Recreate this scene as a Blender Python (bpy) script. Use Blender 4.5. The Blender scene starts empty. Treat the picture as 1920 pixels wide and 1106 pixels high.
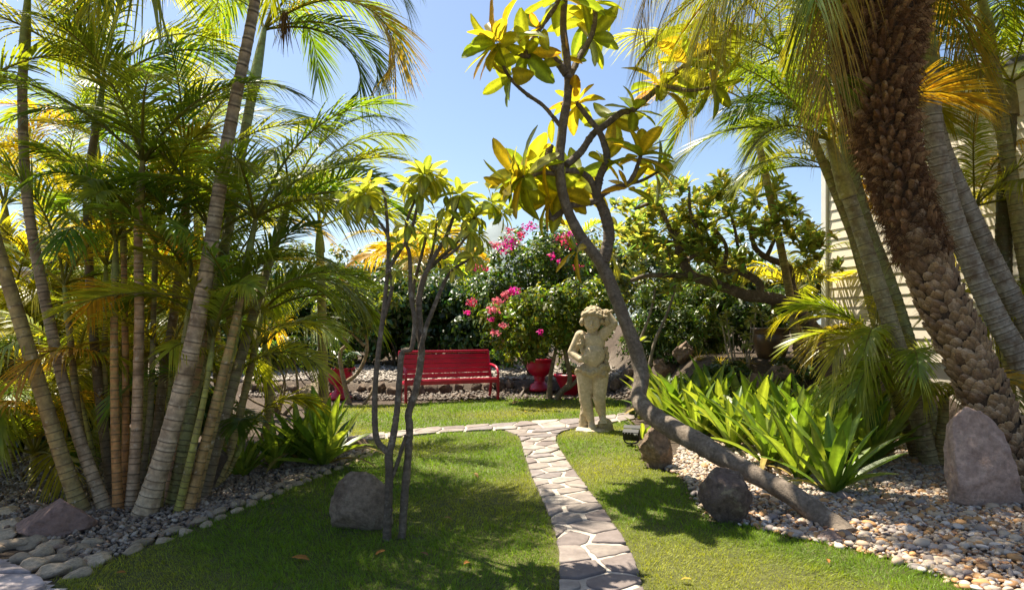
import bpy, bmesh, math, random
import numpy as np
from mathutils import Vector, Matrix, noise as mnoise

# ------------------------------------------------------------------ camera, sky, sun
F, CX, HY, CAMH = 1250.0, 960.0, 608.0, 1.45        # focal length in photo pixels, horizon row, eye height
scene = bpy.context.scene
cam_data = bpy.data.cameras.new('camera')
cam_data.sensor_width = 36.0
cam_data.lens = F / 1920.0 * 36.0
cam_data.shift_y = (HY - 553.0) / 1920.0
cam_data.clip_start = 0.05
cam_data.clip_end = 5000
cam = bpy.data.objects.new('camera', cam_data)
scene.collection.objects.link(cam)
cam.location = (0, 0, CAMH)
cam.rotation_euler = (math.radians(90), 0, 0)
scene.camera = cam

SUN_EL = math.radians(64)
SUN_DIR = Vector((-0.70 * math.cos(SUN_EL), 0.714 * math.cos(SUN_EL), math.sin(SUN_EL)))   # towards the sun
world = bpy.data.worlds.new('World')
scene.world = world
world.use_nodes = True
wn = world.node_tree
wn.nodes.clear()
sky = wn.nodes.new('ShaderNodeTexSky')
sky.sky_type = 'NISHITA'
sky.sun_disc = False
sky.sun_elevation = SUN_EL
sky.sun_rotation = math.atan2(SUN_DIR.x, SUN_DIR.y)
sky.air_density = 1.0
sky.dust_density = 1.3
sky.ozone_density = 2.6
bg = wn.nodes.new('ShaderNodeBackground')
bg.inputs['Strength'].default_value = 0.072
wo = wn.nodes.new('ShaderNodeOutputWorld')
wn.links.new(sky.outputs[0], bg.inputs[0])
wn.links.new(bg.outputs[0], wo.inputs[0])

sun_data = bpy.data.lights.new('sun', 'SUN')
sun_data.energy = 5.0
sun_data.angle = math.radians(0.53)
sun_data.color = (1.0, 0.91, 0.74)
sun = bpy.data.objects.new('sun', sun_data)
scene.collection.objects.link(sun)
sun.rotation_euler = SUN_DIR.to_track_quat('Z', 'Y').to_euler()

scene.view_settings.view_transform = 'Standard'
scene.view_settings.look = 'None'
scene.view_settings.gamma = 1.0
scene.view_settings.exposure = 1.4
scene.cycles.max_bounces = 8
scene.cycles.diffuse_bounces = 4
scene.cycles.transmission_bounces = 6
scene.cycles.transparent_max_bounces = 8

COL = scene.collection
R = np.random.default_rng(7)
rnd = random.Random(11)

# ------------------------------------------------------------------ small helpers
def sstep(a, b, x):
    t = np.clip((x - a) / (b - a), 0, 1)
    return t * t * (3 - 2 * t)

def gz(x, y):
    """height of the ground"""
    x = np.asarray(x, float); y = np.asarray(y, float)
    z = 0.018 * np.sin(1.3 * x + 0.6 * y) * np.sin(0.9 * y - 0.4 * x + 1.0) + 0.008 * np.sin(3.1 * x + 1.0) * np.sin(2.7 * y)
    z = z + 0.24 * sstep(13.7, 14.5, y + 0.12 * np.sin(2.3 * x)) + 0.25 * sstep(14.5, 20, y)
    z = z + 0.92 * sstep(2.1, 3.2, x) * sstep(8.8, 10.8, y)
    z = z + 0.05 * sstep(-1.4, -2.2, x) * sstep(4.2, 5.2, y) * sstep(8, 7, y)
    return z

def gzf(x, y):
    return float(gz(x, y))

def P(px, py, Y):
    """the point at distance Y that the photo shows at pixel px, py"""
    return np.array([(px - CX) / F * Y, Y, CAMH - (py - HY) / F * Y])

def G(px, py):
    """ground point seen at pixel"""
    z = 0.0
    for _ in range(12):
        Y = F * (CAMH - z) / max(py - HY, 4.0)
        X = (px - CX) / F * Y
        z = 0.5 * z + 0.5 * gzf(X, Y)
    return np.array([X, Y, gzf(X, Y)])

def unit(v):
    v = np.asarray(v, float)
    return v / (np.linalg.norm(v, axis=-1, keepdims=True) + 1e-9)

def tag(o, label=None, cat=None, group=None, kind=None):
    if label: o['label'] = label
    if cat: o['category'] = cat
    if group: o['group'] = group
    if kind: o['kind'] = kind
    return o

def empty(name, loc, label, cat, group=None):
    o = bpy.data.objects.new(name, None)
    o.empty_display_size = 0.1
    COL.objects.link(o)
    o.location = tuple(float(c) for c in loc)
    return tag(o, label, cat, group)

class Geo:
    """collects vertices, faces and vertex colours of one mesh object"""
    def __init__(self):
        self.v = []; self.f3 = []; self.f4 = []; self.c = []; self.n = 0
    def add(self, v, f, c=None):
        v = np.asarray(v, float).reshape(-1, 3)
        f = np.asarray(f, int)
        if c is None: c = np.full((len(v), 3), 0.5)
        c = np.asarray(c, float)
        if c.ndim == 1: c = np.tile(c, (len(v), 1))
        if f.size:
            (self.f3 if f.shape[1] == 3 else self.f4).append(f + self.n)
        self.v.append(v); self.c.append(c.reshape(-1, 3)); self.n += len(v)
    def mesh(self, name, origin=(0, 0, 0), smooth=True):
        me = bpy.data.meshes.new(name)
        if not self.v: return me
        v = np.concatenate(self.v) - np.asarray(origin, float)
        c = np.concatenate(self.c)
        f3 = np.concatenate(self.f3) if self.f3 else np.zeros((0, 3), int)
        f4 = np.concatenate(self.f4) if self.f4 else np.zeros((0, 4), int)
        loops = np.concatenate([f3.ravel(), f4.ravel()]).astype(np.int32)
        n3, n4 = len(f3), len(f4)
        me.vertices.add(len(v)); me.vertices.foreach_set('co', v.astype(np.float32).ravel())
        me.loops.add(len(loops)); me.loops.foreach_set('vertex_index', loops)
        me.polygons.add(n3 + n4)
        st = np.concatenate([np.arange(n3) * 3, n3 * 3 + np.arange(n4) * 4]).astype(np.int32)
        me.polygons.foreach_set('loop_start', st)
        try:
            tot = np.concatenate([np.full(n3, 3), np.full(n4, 4)]).astype(np.int32)
            me.polygons.foreach_set('loop_total', tot)
        except Exception:
            pass
        me.polygons.foreach_set('use_smooth', np.full(n3 + n4, smooth, dtype=bool))
        at = me.color_attributes.new('Col', 'FLOAT_COLOR', 'POINT')
        at.data.foreach_set('color', np.concatenate([np.clip(c, 0, 1), np.ones((len(c), 1))], 1).astype(np.float32).ravel())
        me.update(calc_edges=True)
        me.validate()
        return me
    def build(self, name, mat, parent=None, origin=None, smooth=True):
        if origin is None: origin = tuple(parent.location) if parent else (0, 0, 0)
        if parent and parent.parent: origin = tuple(parent.parent.location)
        me = self.mesh(name, origin, smooth)
        me.materials.append(mat)
        o = bpy.data.objects.new(name, me)
        COL.objects.link(o)
        if parent: o.parent = parent
        else: o.location = tuple(float(q) for q in origin)
        return o

def put(name, me, parent, M=None):
    o = bpy.data.objects.new(name, me)
    COL.objects.link(o)
    if parent: o.parent = parent
    if M is not None: o.matrix_basis = M
    return o

def frame(loc, d, n, s=1.0, w=1.0):
    """matrix with +X along d, +Z near n"""
    d = Vector(d).normalized(); n = Vector(n)
    y = n.cross(d)
    if y.length < 1e-4: y = Vector((0, 1, 0)).cross(d)
    y.normalize(); z = d.cross(y)
    M = Matrix(((d.x * s, y.x * s * w, z.x * s, loc[0]), (d.y * s, y.y * s * w, z.y * s, loc[1]), (d.z * s, y.z * s * w, z.z * s, loc[2]), (0, 0, 0, 1)))
    return M

def smooth_path(pts, n):
    """Catmull-Rom through the rows of pts (any columns)"""
    p = np.asarray(pts, float)
    p = np.vstack([2 * p[0] - p[1], p, 2 * p[-1] - p[-2]])
    seg = len(p) - 3
    d = np.linalg.norm(np.diff(p[1:-1, :3], axis=0), axis=1)
    cum = np.concatenate([[0], np.cumsum(d)])
    s = np.linspace(0, cum[-1], n)
    i = np.clip(np.searchsorted(cum, s, 'right') - 1, 0, seg - 1)
    t = ((s - cum[i]) / (d[i] + 1e-9))[:, None]
    a, b, c, e = p[i], p[i + 1], p[i + 2], p[i + 3]
    return 0.5 * ((2 * b) + (-a + c) * t + (2 * a - 5 * b + 4 * c - e) * t ** 2 + (-a + 3 * b - 3 * c + e) * t ** 3)

def tube(g, pts, rad, sides=8, col=(0.3, 0.25, 0.2), cap=True, rough=0.0, seed=0):
    pts = np.asarray(pts, float); n = len(pts)
    rad = np.broadcast_to(np.asarray(rad, float), (n,))
    T = unit(np.gradient(pts, axis=0))
    ref = np.array([1.0, 0.1, 0.05]) if abs(T[0, 0]) < 0.8 else np.array([0.05, 0.1, 1.0])
    N = np.zeros_like(T); a = ref
    for i in range(n):
        a = a - T[i] * a.dot(T[i]); a = a / (np.linalg.norm(a) + 1e-9); N[i] = a
    B = np.cross(T, N)
    th = np.linspace(0, 2 * np.pi, sides, endpoint=False)
    rr = np.tile(rad[:, None], (1, sides))
    if rough:
        rg = np.random.default_rng(seed)
        nz = rg.normal(0, 1, (n, sides))
        nz = (nz + np.roll(nz, 1, 0) + np.roll(nz, 1, 1) + np.roll(nz, -1, 0)) / 2.0
        rr = rr * (1 + rough * nz)
    v = pts[:, None, :] + rr[..., None] * (np.cos(th)[None, :, None] * N[:, None, :] + np.sin(th)[None, :, None] * B[:, None, :])
    i = np.arange(n - 1)[:, None] * sides; j = np.arange(sides)[None, :]; k = (j + 1) % sides
    f = np.stack([i + j, i + k, i + sides + k, i + sides + j], -1).reshape(-1, 4)
    col = np.asarray(col, float)
    if col.ndim == 1: col = np.tile(col, (n, 1))
    c = np.repeat(col, sides, axis=0)
    g.add(v.reshape(-1, 3), f, c)
    if cap:
        for e, idx in ((0, 0), (1, n - 1)):
            ctr = pts[idx]
            ring = v[idx]
            ff = [[q, (q + 1) % sides, sides] if e else [(q + 1) % sides, q, sides] for q in range(sides)]
            g.add(np.vstack([ring, ctr]), ff, np.tile(col[idx], (sides + 1, 1)))

def strips(g, base, d, n, L, W, nseg=3, droop=0.0, prof=None, fold=0.0, col=(0.1, 0.2, 0.02), tip=None, mid=None, tipamt=0.6):
    """many narrow leaves at once"""
    base = np.atleast_2d(np.asarray(base, float)); N = len(base)
    d = unit(np.broadcast_to(d, (N, 3))); n = np.broadcast_to(n, (N, 3)).astype(float)
    L = np.broadcast_to(np.asarray(L, float), (N,)); W = np.broadcast_to(np.asarray(W, float), (N,))
    droop = np.broadcast_to(np.asarray(droop, float), (N,))
    t = np.linspace(0, 1, nseg + 1)
    if prof is None: prof = np.sin(np.pi * (0.15 + 0.85 * t)) ** 0.7
    s = unit(np.cross(d, n)); nn = unit(np.cross(s, d))
    p = base[:, None, :] + d[:, None, :] * (L[:, None] * t)[..., None]
    p = p.copy(); p[..., 2] -= (droop * L)[:, None] * t[None, :] ** 2
    w = W[:, None] * np.asarray(prof)[None, :] * 0.5
    col = np.broadcast_to(np.asarray(col, float), (N, 3))
    cc = np.repeat(col[:, None, :], nseg + 1, 1)
    if tip is not None:
        tt = (t[None, :, None] ** 1.5) * tipamt
        cc = cc * (1 - tt) + np.broadcast_to(np.asarray(tip, float), (N, 3))[:, None, :] * tt
    left = p + s[:, None, :] * w[..., None]; right = p - s[:, None, :] * w[..., None]
    if fold:
        up = nn[:, None, :] * (w * fold)[..., None]
        left = left + up; right = right + up
        v = np.stack([left, p, right], 2); k = 3
        cm = cc if mid is None else np.broadcast_to(np.asarray(mid, float), cc.shape)
        c = np.stack([cc, 0.5 * cc + 0.5 * cm, cc], 2)
    else:
        v = np.stack([left, right], 2); k = 2
        c = np.stack([cc, cc], 2)
    per = (nseg + 1) * k
    fs = []
    for i in range(nseg):
        for j in range(k - 1):
            a = i * k + j
            fs.append([a, a + 1, a + k + 1, a + k])
    fs = np.asarray(fs)
    f = (np.arange(N)[:, None, None] * per + fs[None]).reshape(-1, 4)
    g.add(v.reshape(-1, 3), f, c.reshape(-1, 3))

def box(g, c, s, col=(0.5, 0.5, 0.5), rot=None, bev=0.0):
    """a box with chamfered long edges"""
    hx, hy, hz = s[0] / 2, s[1] / 2, s[2] / 2
    bm = bmesh.new()
    bmesh.ops.create_cube(bm, size=1.0)
    for v in bm.verts: v.co = Vector((v.co.x * 2 * hx, v.co.y * 2 * hy, v.co.z * 2 * hz))
    if bev: bmesh.ops.bevel(bm, geom=bm.edges[:], offset=bev, segments=2, affect='EDGES', profile=0.5)
    if rot is not None: bmesh.ops.transform(bm, matrix=rot, verts=bm.verts)
    bmesh.ops.translate(bm, vec=Vector(c), verts=bm.verts)
    add_bm(g, bm, col); bm.free()

def add_bm(g, bm, col):
    bm.verts.ensure_lookup_table()
    bmesh.ops.triangulate(bm, faces=bm.faces[:])
    v = [tuple(q.co) for q in bm.verts]
    f = [[q.index for q in fc.verts] for fc in bm.faces]
    g.add(v, f, col)

def lathe(g, c, prof, n=32, col=(0.5, 0.5, 0.5)):
    prof = np.asarray(prof, float)
    th = np.linspace(0, 2 * np.pi, n, endpoint=False)
    v = np.stack([prof[:, 0][:, None] * np.cos(th), prof[:, 0][:, None] * np.sin(th), np.repeat(prof[:, 1][:, None], n, 1)], -1) + np.asarray(c)
    i = np.arange(len(prof) - 1)[:, None] * n; j = np.arange(n)[None, :]; k = (j + 1) % n
    f = np.stack([i + j, i + k, i + n + k, i + n + j], -1).reshape(-1, 4)
    g.add(v.reshape(-1, 3), f, col)

def inside(poly, x, y):
    """points in polygon, vectorised"""
    poly = np.asarray(poly, float); x = np.asarray(x); y = np.asarray(y)
    r = np.zeros(x.shape, bool); j = len(poly) - 1
    for i in range(len(poly)):
        xi, yi = poly[i]; xj, yj = poly[j]
        c = ((yi > y) != (yj > y)) & (x < (xj - xi) * (y - yi) / (yj - yi + 1e-12) + xi)
        r ^= c; j = i
    return r

def vary(c, n, amt=0.25, hue=0.12, rng=R):
    """n colours around c"""
    c = np.asarray(c, float)
    k = np.exp(rng.normal(0, amt, (n, 1)))
    h = rng.normal(0, hue, (n, 1))
    o = c[None] * k
    o[:, 0:1] *= 1 + h * 1.6; o[:, 2:3] *= 1 - h
    return np.clip(o, 0.002, 0.95)

# ------------------------------------------------------------------ materials
def newmat(name):
    m = bpy.data.materials.new(name); m.use_nodes = True
    nt = m.node_tree; nt.nodes.clear()
    out = nt.nodes.new('ShaderNodeOutputMaterial')
    return m, nt, out

def node(nt, t, **kw):
    n = nt.nodes.new(t)
    for k, v in kw.items():
        if k in n.inputs: n.inputs[k].default_value = v
        else: setattr(n, k, v)
    return n

def mixrgb(nt, blend, fac, a, b):
    n = nt.nodes.new('ShaderNodeMix'); n.data_type = 'RGBA'; n.blend_type = blend
    for sock, val in ((n.inputs[0], fac), (n.inputs[6], a), (n.inputs[7], b)):
        if hasattr(val, 'is_linked') or hasattr(val, 'links'): nt.links.new(val, sock)
        else: sock.default_value = val
    return n.outputs[2]

def ramp(nt, fac, stops):
    n = nt.nodes.new('ShaderNodeValToRGB')
    while len(n.color_ramp.elements) > 1: n.color_ramp.elements.remove(n.color_ramp.elements[-1])
    for i, (p, c) in enumerate(stops):
        e = n.color_ramp.elements[0] if i == 0 else n.color_ramp.elements.new(p)
        e.position = p; e.color = tuple(c) + (1,) if len(c) == 3 else c
    nt.links.new(fac, n.inputs[0])
    return n.outputs[0]

def texnoise(nt, scale, detail=5, rough=0.6, coord='Object', vec=None):
    tc = nt.nodes.new('ShaderNodeTexCoord')
    n = nt.nodes.new('ShaderNodeTexNoise')
    n.inputs['Scale'].default_value = scale; n.inputs['Detail'].default_value = detail; n.inputs['Roughness'].default_value = rough
    nt.links.new(vec if vec is not None else tc.outputs[coord], n.inputs['Vector'])
    return n.outputs['Fac']

def attr(nt, name='Col'):
    a = nt.nodes.new('ShaderNodeAttribute'); a.attribute_name = name
    return a.outputs['Color']

def bump(nt, h, strength=0.4, dist=0.01):
    b = nt.nodes.new('ShaderNodeBump'); b.inputs['Strength'].default_value = strength; b.inputs['Distance'].default_value = dist
    nt.links.new(h, b.inputs['Height'])
    return b.outputs[0]

def leaf_mat(name, trans=0.45, rough=0.42, warm=(1.9, 1.75, 0.55), spec=0.45, spots=0.0):
    """leaf: reflects its own colour, lets warm light through"""
    m, nt, out = newmat(name)
    c = attr(nt)
    nz = texnoise(nt, 14, 3)
    c2 = mixrgb(nt, 'MULTIPLY', 1.0, c, ramp(nt, nz, [(0.3, (0.72, 0.74, 0.7)), (0.7, (1.2, 1.16, 1.1))]))
    if spots:
        sp = texnoise(nt, 55, 2)
        c2 = mixrgb(nt, 'MIX', ramp(nt, sp, [(0.66, (0, 0, 0)), (0.74, (spots,) * 3)]), c2, (0.16, 0.08, 0.02, 1))
    b = node(nt, 'ShaderNodeBsdfPrincipled', Roughness=rough)
    b.inputs['Specular IOR Level'].default_value = spec
    nt.links.new(c2, b.inputs['Base Color'])
    nt.links.new(bump(nt, texnoise(nt, 40, 2), 0.15, 0.004), b.inputs['Normal'])
    t = nt.nodes.new('ShaderNodeBsdfTranslucent')
    nt.links.new(mixrgb(nt, 'MULTIPLY', 1.0, c2, tuple(warm) + (1,)), t.inputs['Color'])
    mx = nt.nodes.new('ShaderNodeMixShader'); mx.inputs[0].default_value = trans
    nt.links.new(b.outputs[0], mx.inputs[1]); nt.links.new(t.outputs[0], mx.inputs[2])
    nt.links.new(mx.outputs[0], out.inputs[0])
    return m

def solid_mat(name, scale=20, contrast=0.5, rough=0.8, bstr=0.5, bdist=0.01, use_attr=True, color=(0.5, 0.5, 0.5), spec=0.3, metallic=0.0, tint=None, scale2=None, stretch=None, tint2=None, scale3=9.0, lim3=(0.56, 0.66)):
    m, nt, out = newmat(name)
    base = attr(nt) if use_attr else None
    if base is None:
        rgb = nt.nodes.new('ShaderNodeRGB'); rgb.outputs[0].default_value = tuple(color) + (1,); base = rgb.outputs[0]
    vec = None
    if stretch:
        tc = nt.nodes.new('ShaderNodeTexCoord'); mp = nt.nodes.new('ShaderNodeMapping')
        mp.inputs['Scale'].default_value = stretch
        nt.links.new(tc.outputs['Object'], mp.inputs['Vector']); vec = mp.outputs[0]
    n1 = texnoise(nt, scale, 8, 0.65, vec=vec)
    lo, hi = 1 - contrast, 1 + contrast
    c = mixrgb(nt, 'MULTIPLY', 1.0, base, ramp(nt, n1, [(0.28, (lo, lo, lo)), (0.72, (hi, hi, hi))]))
    if tint:
        n2 = texnoise(nt, scale2 or scale * 0.25, 5, 0.6)
        c = mixrgb(nt, 'MIX', ramp(nt, n2, [(0.45, (0, 0, 0)), (0.68, (0.75,) * 3)]), c, tuple(tint) + (1,))
    if tint2:
        n4 = texnoise(nt, scale3, 7, 0.7)
        c = mixrgb(nt, 'MIX', ramp(nt, n4, [(lim3[0], (0, 0, 0)), (lim3[1], (0.8,) * 3)]), c, tuple(tint2) + (1,))
    b = node(nt, 'ShaderNodeBsdfPrincipled', Roughness=rough, Metallic=metallic)
    b.inputs['Specular IOR Level'].default_value = spec
    nt.links.new(c, b.inputs['Base Color'])
    n3 = texnoise(nt, scale * 2.2, 8, 0.7, vec=vec)
    if bstr: nt.links.new(bump(nt, n3, bstr, bdist), b.inputs['Normal'])
    nt.links.new(b.outputs[0], out.inputs[0])
    return m

M_PALM = leaf_mat('palm leaflet', 0.58, 0.36, (2.1, 1.9, 0.55), 0.55)
M_LEAF = leaf_mat('broad leaf', 0.42, 0.35, (2.1, 1.85, 0.45), 0.5)
M_PLUM = leaf_mat('frangipani leaf', 0.6, 0.36, (1.7, 1.6, 0.85), 0.5, spots=0.5)
M_PALE = leaf_mat('pale leaf', 0.55, 0.3, (1.9, 1.75, 0.8), 0.6, spots=0.3)
M_LILY = leaf_mat('lily leaf', 0.45, 0.38, (1.65, 1.6, 0.6), 0.45, spots=0.25)
M_SHRUB = leaf_mat('shrub leaf', 0.4, 0.35, (2.0, 1.8, 0.5), 0.55)
M_BRACT = leaf_mat('papery bract', 0.45, 0.6, (1.6, 1.3, 1.5), 0.2)
M_GRASS = leaf_mat('grass blade', 0.35, 0.5, (1.9, 1.8, 0.45), 0.25)
M_DRY = leaf_mat('dry leaf', 0.25, 0.7, (1.4, 1.2, 0.8), 0.2)
M_CANE = solid_mat('cane stem', 26, 0.42, 0.62, 0.3, 0.005, tint=(0.13, 0.075, 0.035), scale2=8, tint2=(0.52, 0.45, 0.34), scale3=17.0, lim3=(0.6, 0.68))
M_BARK = solid_mat('grey bark', 40, 0.55, 0.85, 0.9, 0.014, tint=(0.12, 0.09, 0.065), scale2=9, tint2=(0.34, 0.29, 0.23), scale3=13.0)
M_BOOT = solid_mat('palm boot', 60, 0.55, 0.9, 0.9, 0.01, stretch=(1, 1, 0.25))
M_FIBRE = solid_mat('palm fibre', 60, 0.5, 0.95, 0.3, 0.005)
M_ROCK = solid_mat('volcanic rock', 22, 0.55, 0.93, 1.0, 0.03, tint=(0.12, 0.085, 0.06), scale2=5, tint2=(0.36, 0.30, 0.21), scale3=8.0)
M_SLAB = solid_mat('pinkish stone', 22, 0.4, 0.92, 0.9, 0.025, tint=(0.30, 0.19, 0.145), scale2=5)
M_FLAG = solid_mat('flagstone', 14, 0.30, 0.85, 0.35, 0.006, tint=(0.15, 0.12, 0.11), scale2=5)
M_MORTAR = solid_mat('pale mortar', 40, 0.22, 0.95, 0.5, 0.004, tint=(0.27, 0.24, 0.21), scale2=3)
M_PEB = solid_mat('pebble', 50, 0.22, 0.6, 0.15, 0.003)
M_SOIL = solid_mat('soil and mulch', 18, 0.55, 0.97, 1.0, 0.03, tint=(0.05, 0.035, 0.025), scale2=2.5)
M_TURF = solid_mat('turf soil', 30, 0.5, 0.97, 0.8, 0.02, use_attr=True)
M_STATUE = solid_mat('weathered cast stone', 30, 0.3, 0.88, 0.45, 0.006, tint=(0.36, 0.28, 0.16), scale2=7, tint2=(0.20, 0.155, 0.10), scale3=11.0, lim3=(0.6, 0.74))
M_RED = solid_mat('red gloss paint', 9, 0.16, 0.36, 0.15, 0.003, use_attr=False, color=(0.42, 0.004, 0.034), spec=0.45, tint=(0.27, 0.004, 0.026), scale2=2)
M_GLAZE = solid_mat('brown glazed pot', 8, 0.6, 0.35, 0.25, 0.006, use_attr=False, color=(0.10, 0.055, 0.025), spec=0.5, tint=(0.20, 0.10, 0.03), scale2=4)
M_SIDING = solid_mat('cream painted siding', 5, 0.06, 0.6, 0.12, 0.003, use_attr=False, color=(0.74, 0.66, 0.55), stretch=(1, 1, 8))
M_WHITE = solid_mat('white trim paint', 6, 0.05, 0.5, 0.1, 0.003, use_attr=False, color=(0.80, 0.78, 0.75))
M_ROOF = solid_mat('dark roof', 12, 0.3, 0.8, 0.4, 0.01, use_attr=False, color=(0.09, 0.09, 0.10))
M_BLACK = solid_mat('black powder coat', 30, 0.15, 0.45, 0.1, 0.002, use_attr=False, color=(0.012, 0.012, 0.013), spec=0.5)
M_HILL = solid_mat('far hill', 0.02, 0.3, 1.0, 0, use_attr=False, color=(0.16, 0.19, 0.20))

def glass_mat():
    m, nt, out = newmat('lamp glass')
    b = node(nt, 'ShaderNodeBsdfPrincipled', Roughness=0.08)
    b.inputs['Base Color'].default_value = (0.25, 0.26, 0.27, 1)
    b.inputs['Specular IOR Level'].default_value = 0.8
    nt.links.new(b.outputs[0], out.inputs[0])
    return m
M_GLASS = glass_mat()

# ------------------------------------------------------------------ layout polygons on the ground
def gpoly(pix):
    return np.array([G(*p)[:2] for p in pix])

LAWN = gpoly([(700, 846), (640, 874), (560, 905), (480, 940), (400, 975), (340, 1000), (280, 1022), (215, 1050), (150, 1075), (60, 1105)])
LAWN = np.vstack([LAWN, [[-1.9, 2.6], [-1.0, 1.5], [2.2, 1.5], [3.0, 2.9]],
                  gpoly([(1830, 1112), (1745, 1072), (1640, 1042), (1560, 1022), (1480, 1008), (1420, 990), (1330, 975), (1295, 925), (1270, 890), (1215, 878), (1196, 840), (1180, 800), (1172, 770)]),
                  [[2.1, 12.4]],
                  gpoly([(1100, 738), (1000, 740), (930, 746), (860, 752), (760, 758), (650, 760), (600, 772), (612, 800), (650, 822), (690, 832)])])
# path centre strips: rows of left edge, right edge
PL = [(1046, 1190), (1041, 1106), (1043, 1045), (1032, 990), (1010, 935), (992, 890), (980, 855), (974, 830), (966, 818), (940, 808)]
PR = [(1250, 1190), (1214, 1106), (1190, 1040), (1152, 980), (1108, 922), (1070, 870), (1049, 838), (1046, 820), (1060, 810), (1090, 803)]
BL = [(560, 838), (640, 832), (700, 826), (780, 818), (860, 811), (940, 808), (1010, 806), (1090, 803), (1135, 797), (1190, 787)]     # near edge of the cross path
BU = [(560, 826), (640, 822), (700, 815), (780, 806), (860, 800), (940, 795), (1010, 790), (1090, 786), (1135, 781), (1190, 774)]     # far edge
def strip_map(A, B, n=60):
    a = smooth_path([np.append(G(*p), 0) for p in A], n)[:, :2]
    b = smooth_path([np.append(G(*p), 0) for p in B], n)[:, :2]
    return a, b
PATH_A = strip_map(PL, PR)
PATH_B = strip_map(BL, BU)
def strip_poly(s): return np.vstack([s[0], s[1][::-1]])
PA_POLY, PB_POLY = strip_poly(PATH_A), strip_poly(PATH_B)
CORNER = np.array([G(*p)[:2] for p in [(-400, 1020), (-60, 1020), (20, 1050), (70, 1078), (130, 1106)]] + [[-2.05, 2.6], [-1.2, 1.6], [-6, 1.6]])

PEB = np.vstack([gpoly([(1255, 880), (1290, 900), (1330, 975), (1420, 990), (1480, 1008), (1560, 1022), (1640, 1042), (1745, 1072), (1830, 1112)]), [[3.2, 2.6], [6.5, 2.6], [7.2, 6.0], [7.2, 8.8]], gpoly([(1640, 800), (1540, 830), (1400, 830), (1290, 820)])])
GRV = np.vstack([gpoly([(690, 846), (640, 870), (560, 900), (480, 935), (400, 968), (340, 994), (280, 1014), (215, 1040), (150, 1060), (90, 1020), (20, 990), (-150, 960), (-150, 870), (200, 850), (420, 845), (560, 836), (640, 836)])])

# ------------------------------------------------------------------ ground
def build_ground():
    def axis(lo, hi, step, far):
        a = list(np.arange(lo, hi, step)); s = step; x = hi
        out_hi = []
        while x < far: out_hi.append(x); s *= 1.35; x += s
        out_hi.append(far)
        s = step; x = lo - step; out_lo = []
        while x > -far: out_lo.append(x); s *= 1.35; x -= s
        out_lo.append(-far)
        return np.array(out_lo[::-1] + a + out_hi)
    xs = axis(-9, 10, 0.12, 2500); ys = axis(1.5, 22, 0.12, 2500)
    X, Y = np.meshgrid(xs, ys)
    Z = gz(X, Y) - 0.012
    near = (np.abs(X) < 11) & (Y > 1) & (Y < 24)
    nz = R.normal(0, 1, X.shape)
    Z = Z + np.where(near, 0.006 * nz, 0)
    n, m = X.shape
    v = np.stack([X, Y, Z], -1).reshape(-1, 3)
    i = np.arange(n - 1)[:, None] * m; j = np.arange(m - 1)[None]
    f = np.stack([i + j, i + j + 1, i + m + j + 1, i + m + j], -1).reshape(-1, 4)
    c = np.tile(np.array([0.085, 0.062, 0.045]), (len(v), 1))
    # dry gravel walk behind the bench and along the terrace
    x, y = v[:, 0], v[:, 1]
    w = sstep(14.2, 14.9, y) * sstep(17.6, 16.9, y) * sstep(3, 1.5, x)
    c = c * (1 - w[:, None]) + np.array([0.28, 0.24, 0.19]) * w[:, None]
    far = sstep(24, 40, np.hypot(x, y))
    c = c * (1 - far[:, None]) + np.array([0.07, 0.08, 0.035]) * far[:, None]
    g = Geo(); g.add(v, f, c)
    return tag(g.build('ground', M_SOIL), kind='structure')
build_ground()

def sheet(name, poly, step, dz, mat, colf, kind='structure'):
    x0, y0 = poly.min(0); x1, y1 = poly.max(0)
    xs = np.arange(x0, x1 + step, step); ys = np.arange(y0, y1 + step, step)
    X, Y = np.meshgrid(xs, ys)
    ins = inside(poly, X, Y)
    n, m = X.shape
    i = np.arange(n - 1)[:, None] * m; j = np.arange(m - 1)[None]
    q = np.stack([i + j, i + j + 1, i + m + j + 1, i + m + j], -1).reshape(-1, 4)
    ok = ins.ravel()[q].all(1)
    q = q[ok]
    used = np.unique(q); remap = -np.ones(n * m, int); remap[used] = np.arange(len(used))
    x, y = X.ravel()[used], Y.ravel()[used]
    v = np.stack([x, y, gz(x, y) + dz], 1)
    g = Geo(); g.add(v, remap[q], colf(x, y))
    return tag(g.build(name, mat), kind=kind)

def patch(x, y, s=1.0, o=0.0):
    """slow wandering value in 0..1"""
    return 0.5 + 0.25 * np.sin(x * 1.7 * s + 1.3 * np.sin(y * 1.1 * s + o)) + 0.25 * np.sin(y * 2.1 * s + 1.7 * np.sin(x * 1.4 * s + 2 + o))

def turf_col(x, y):
    p = patch(x, y, 1.4)[:, None]
    return np.array([0.075, 0.085, 0.022]) * (1 - p) + np.array([0.10, 0.10, 0.03]) * p
sheet('lawn', LAWN, 0.05, 0.004, M_TURF, turf_col)
sheet('pebble_bed', PEB, 0.06, 0.0, M_SOIL, lambda x, y: np.tile([0.15, 0.10, 0.07], (len(x), 1)))
sheet('gravel_bed', GRV, 0.06, 0.0, M_SOIL, lambda x, y: np.tile([0.10, 0.09, 0.085], (len(x), 1)))
pebble_bed = bpy.data.objects['pebble_bed']

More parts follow.
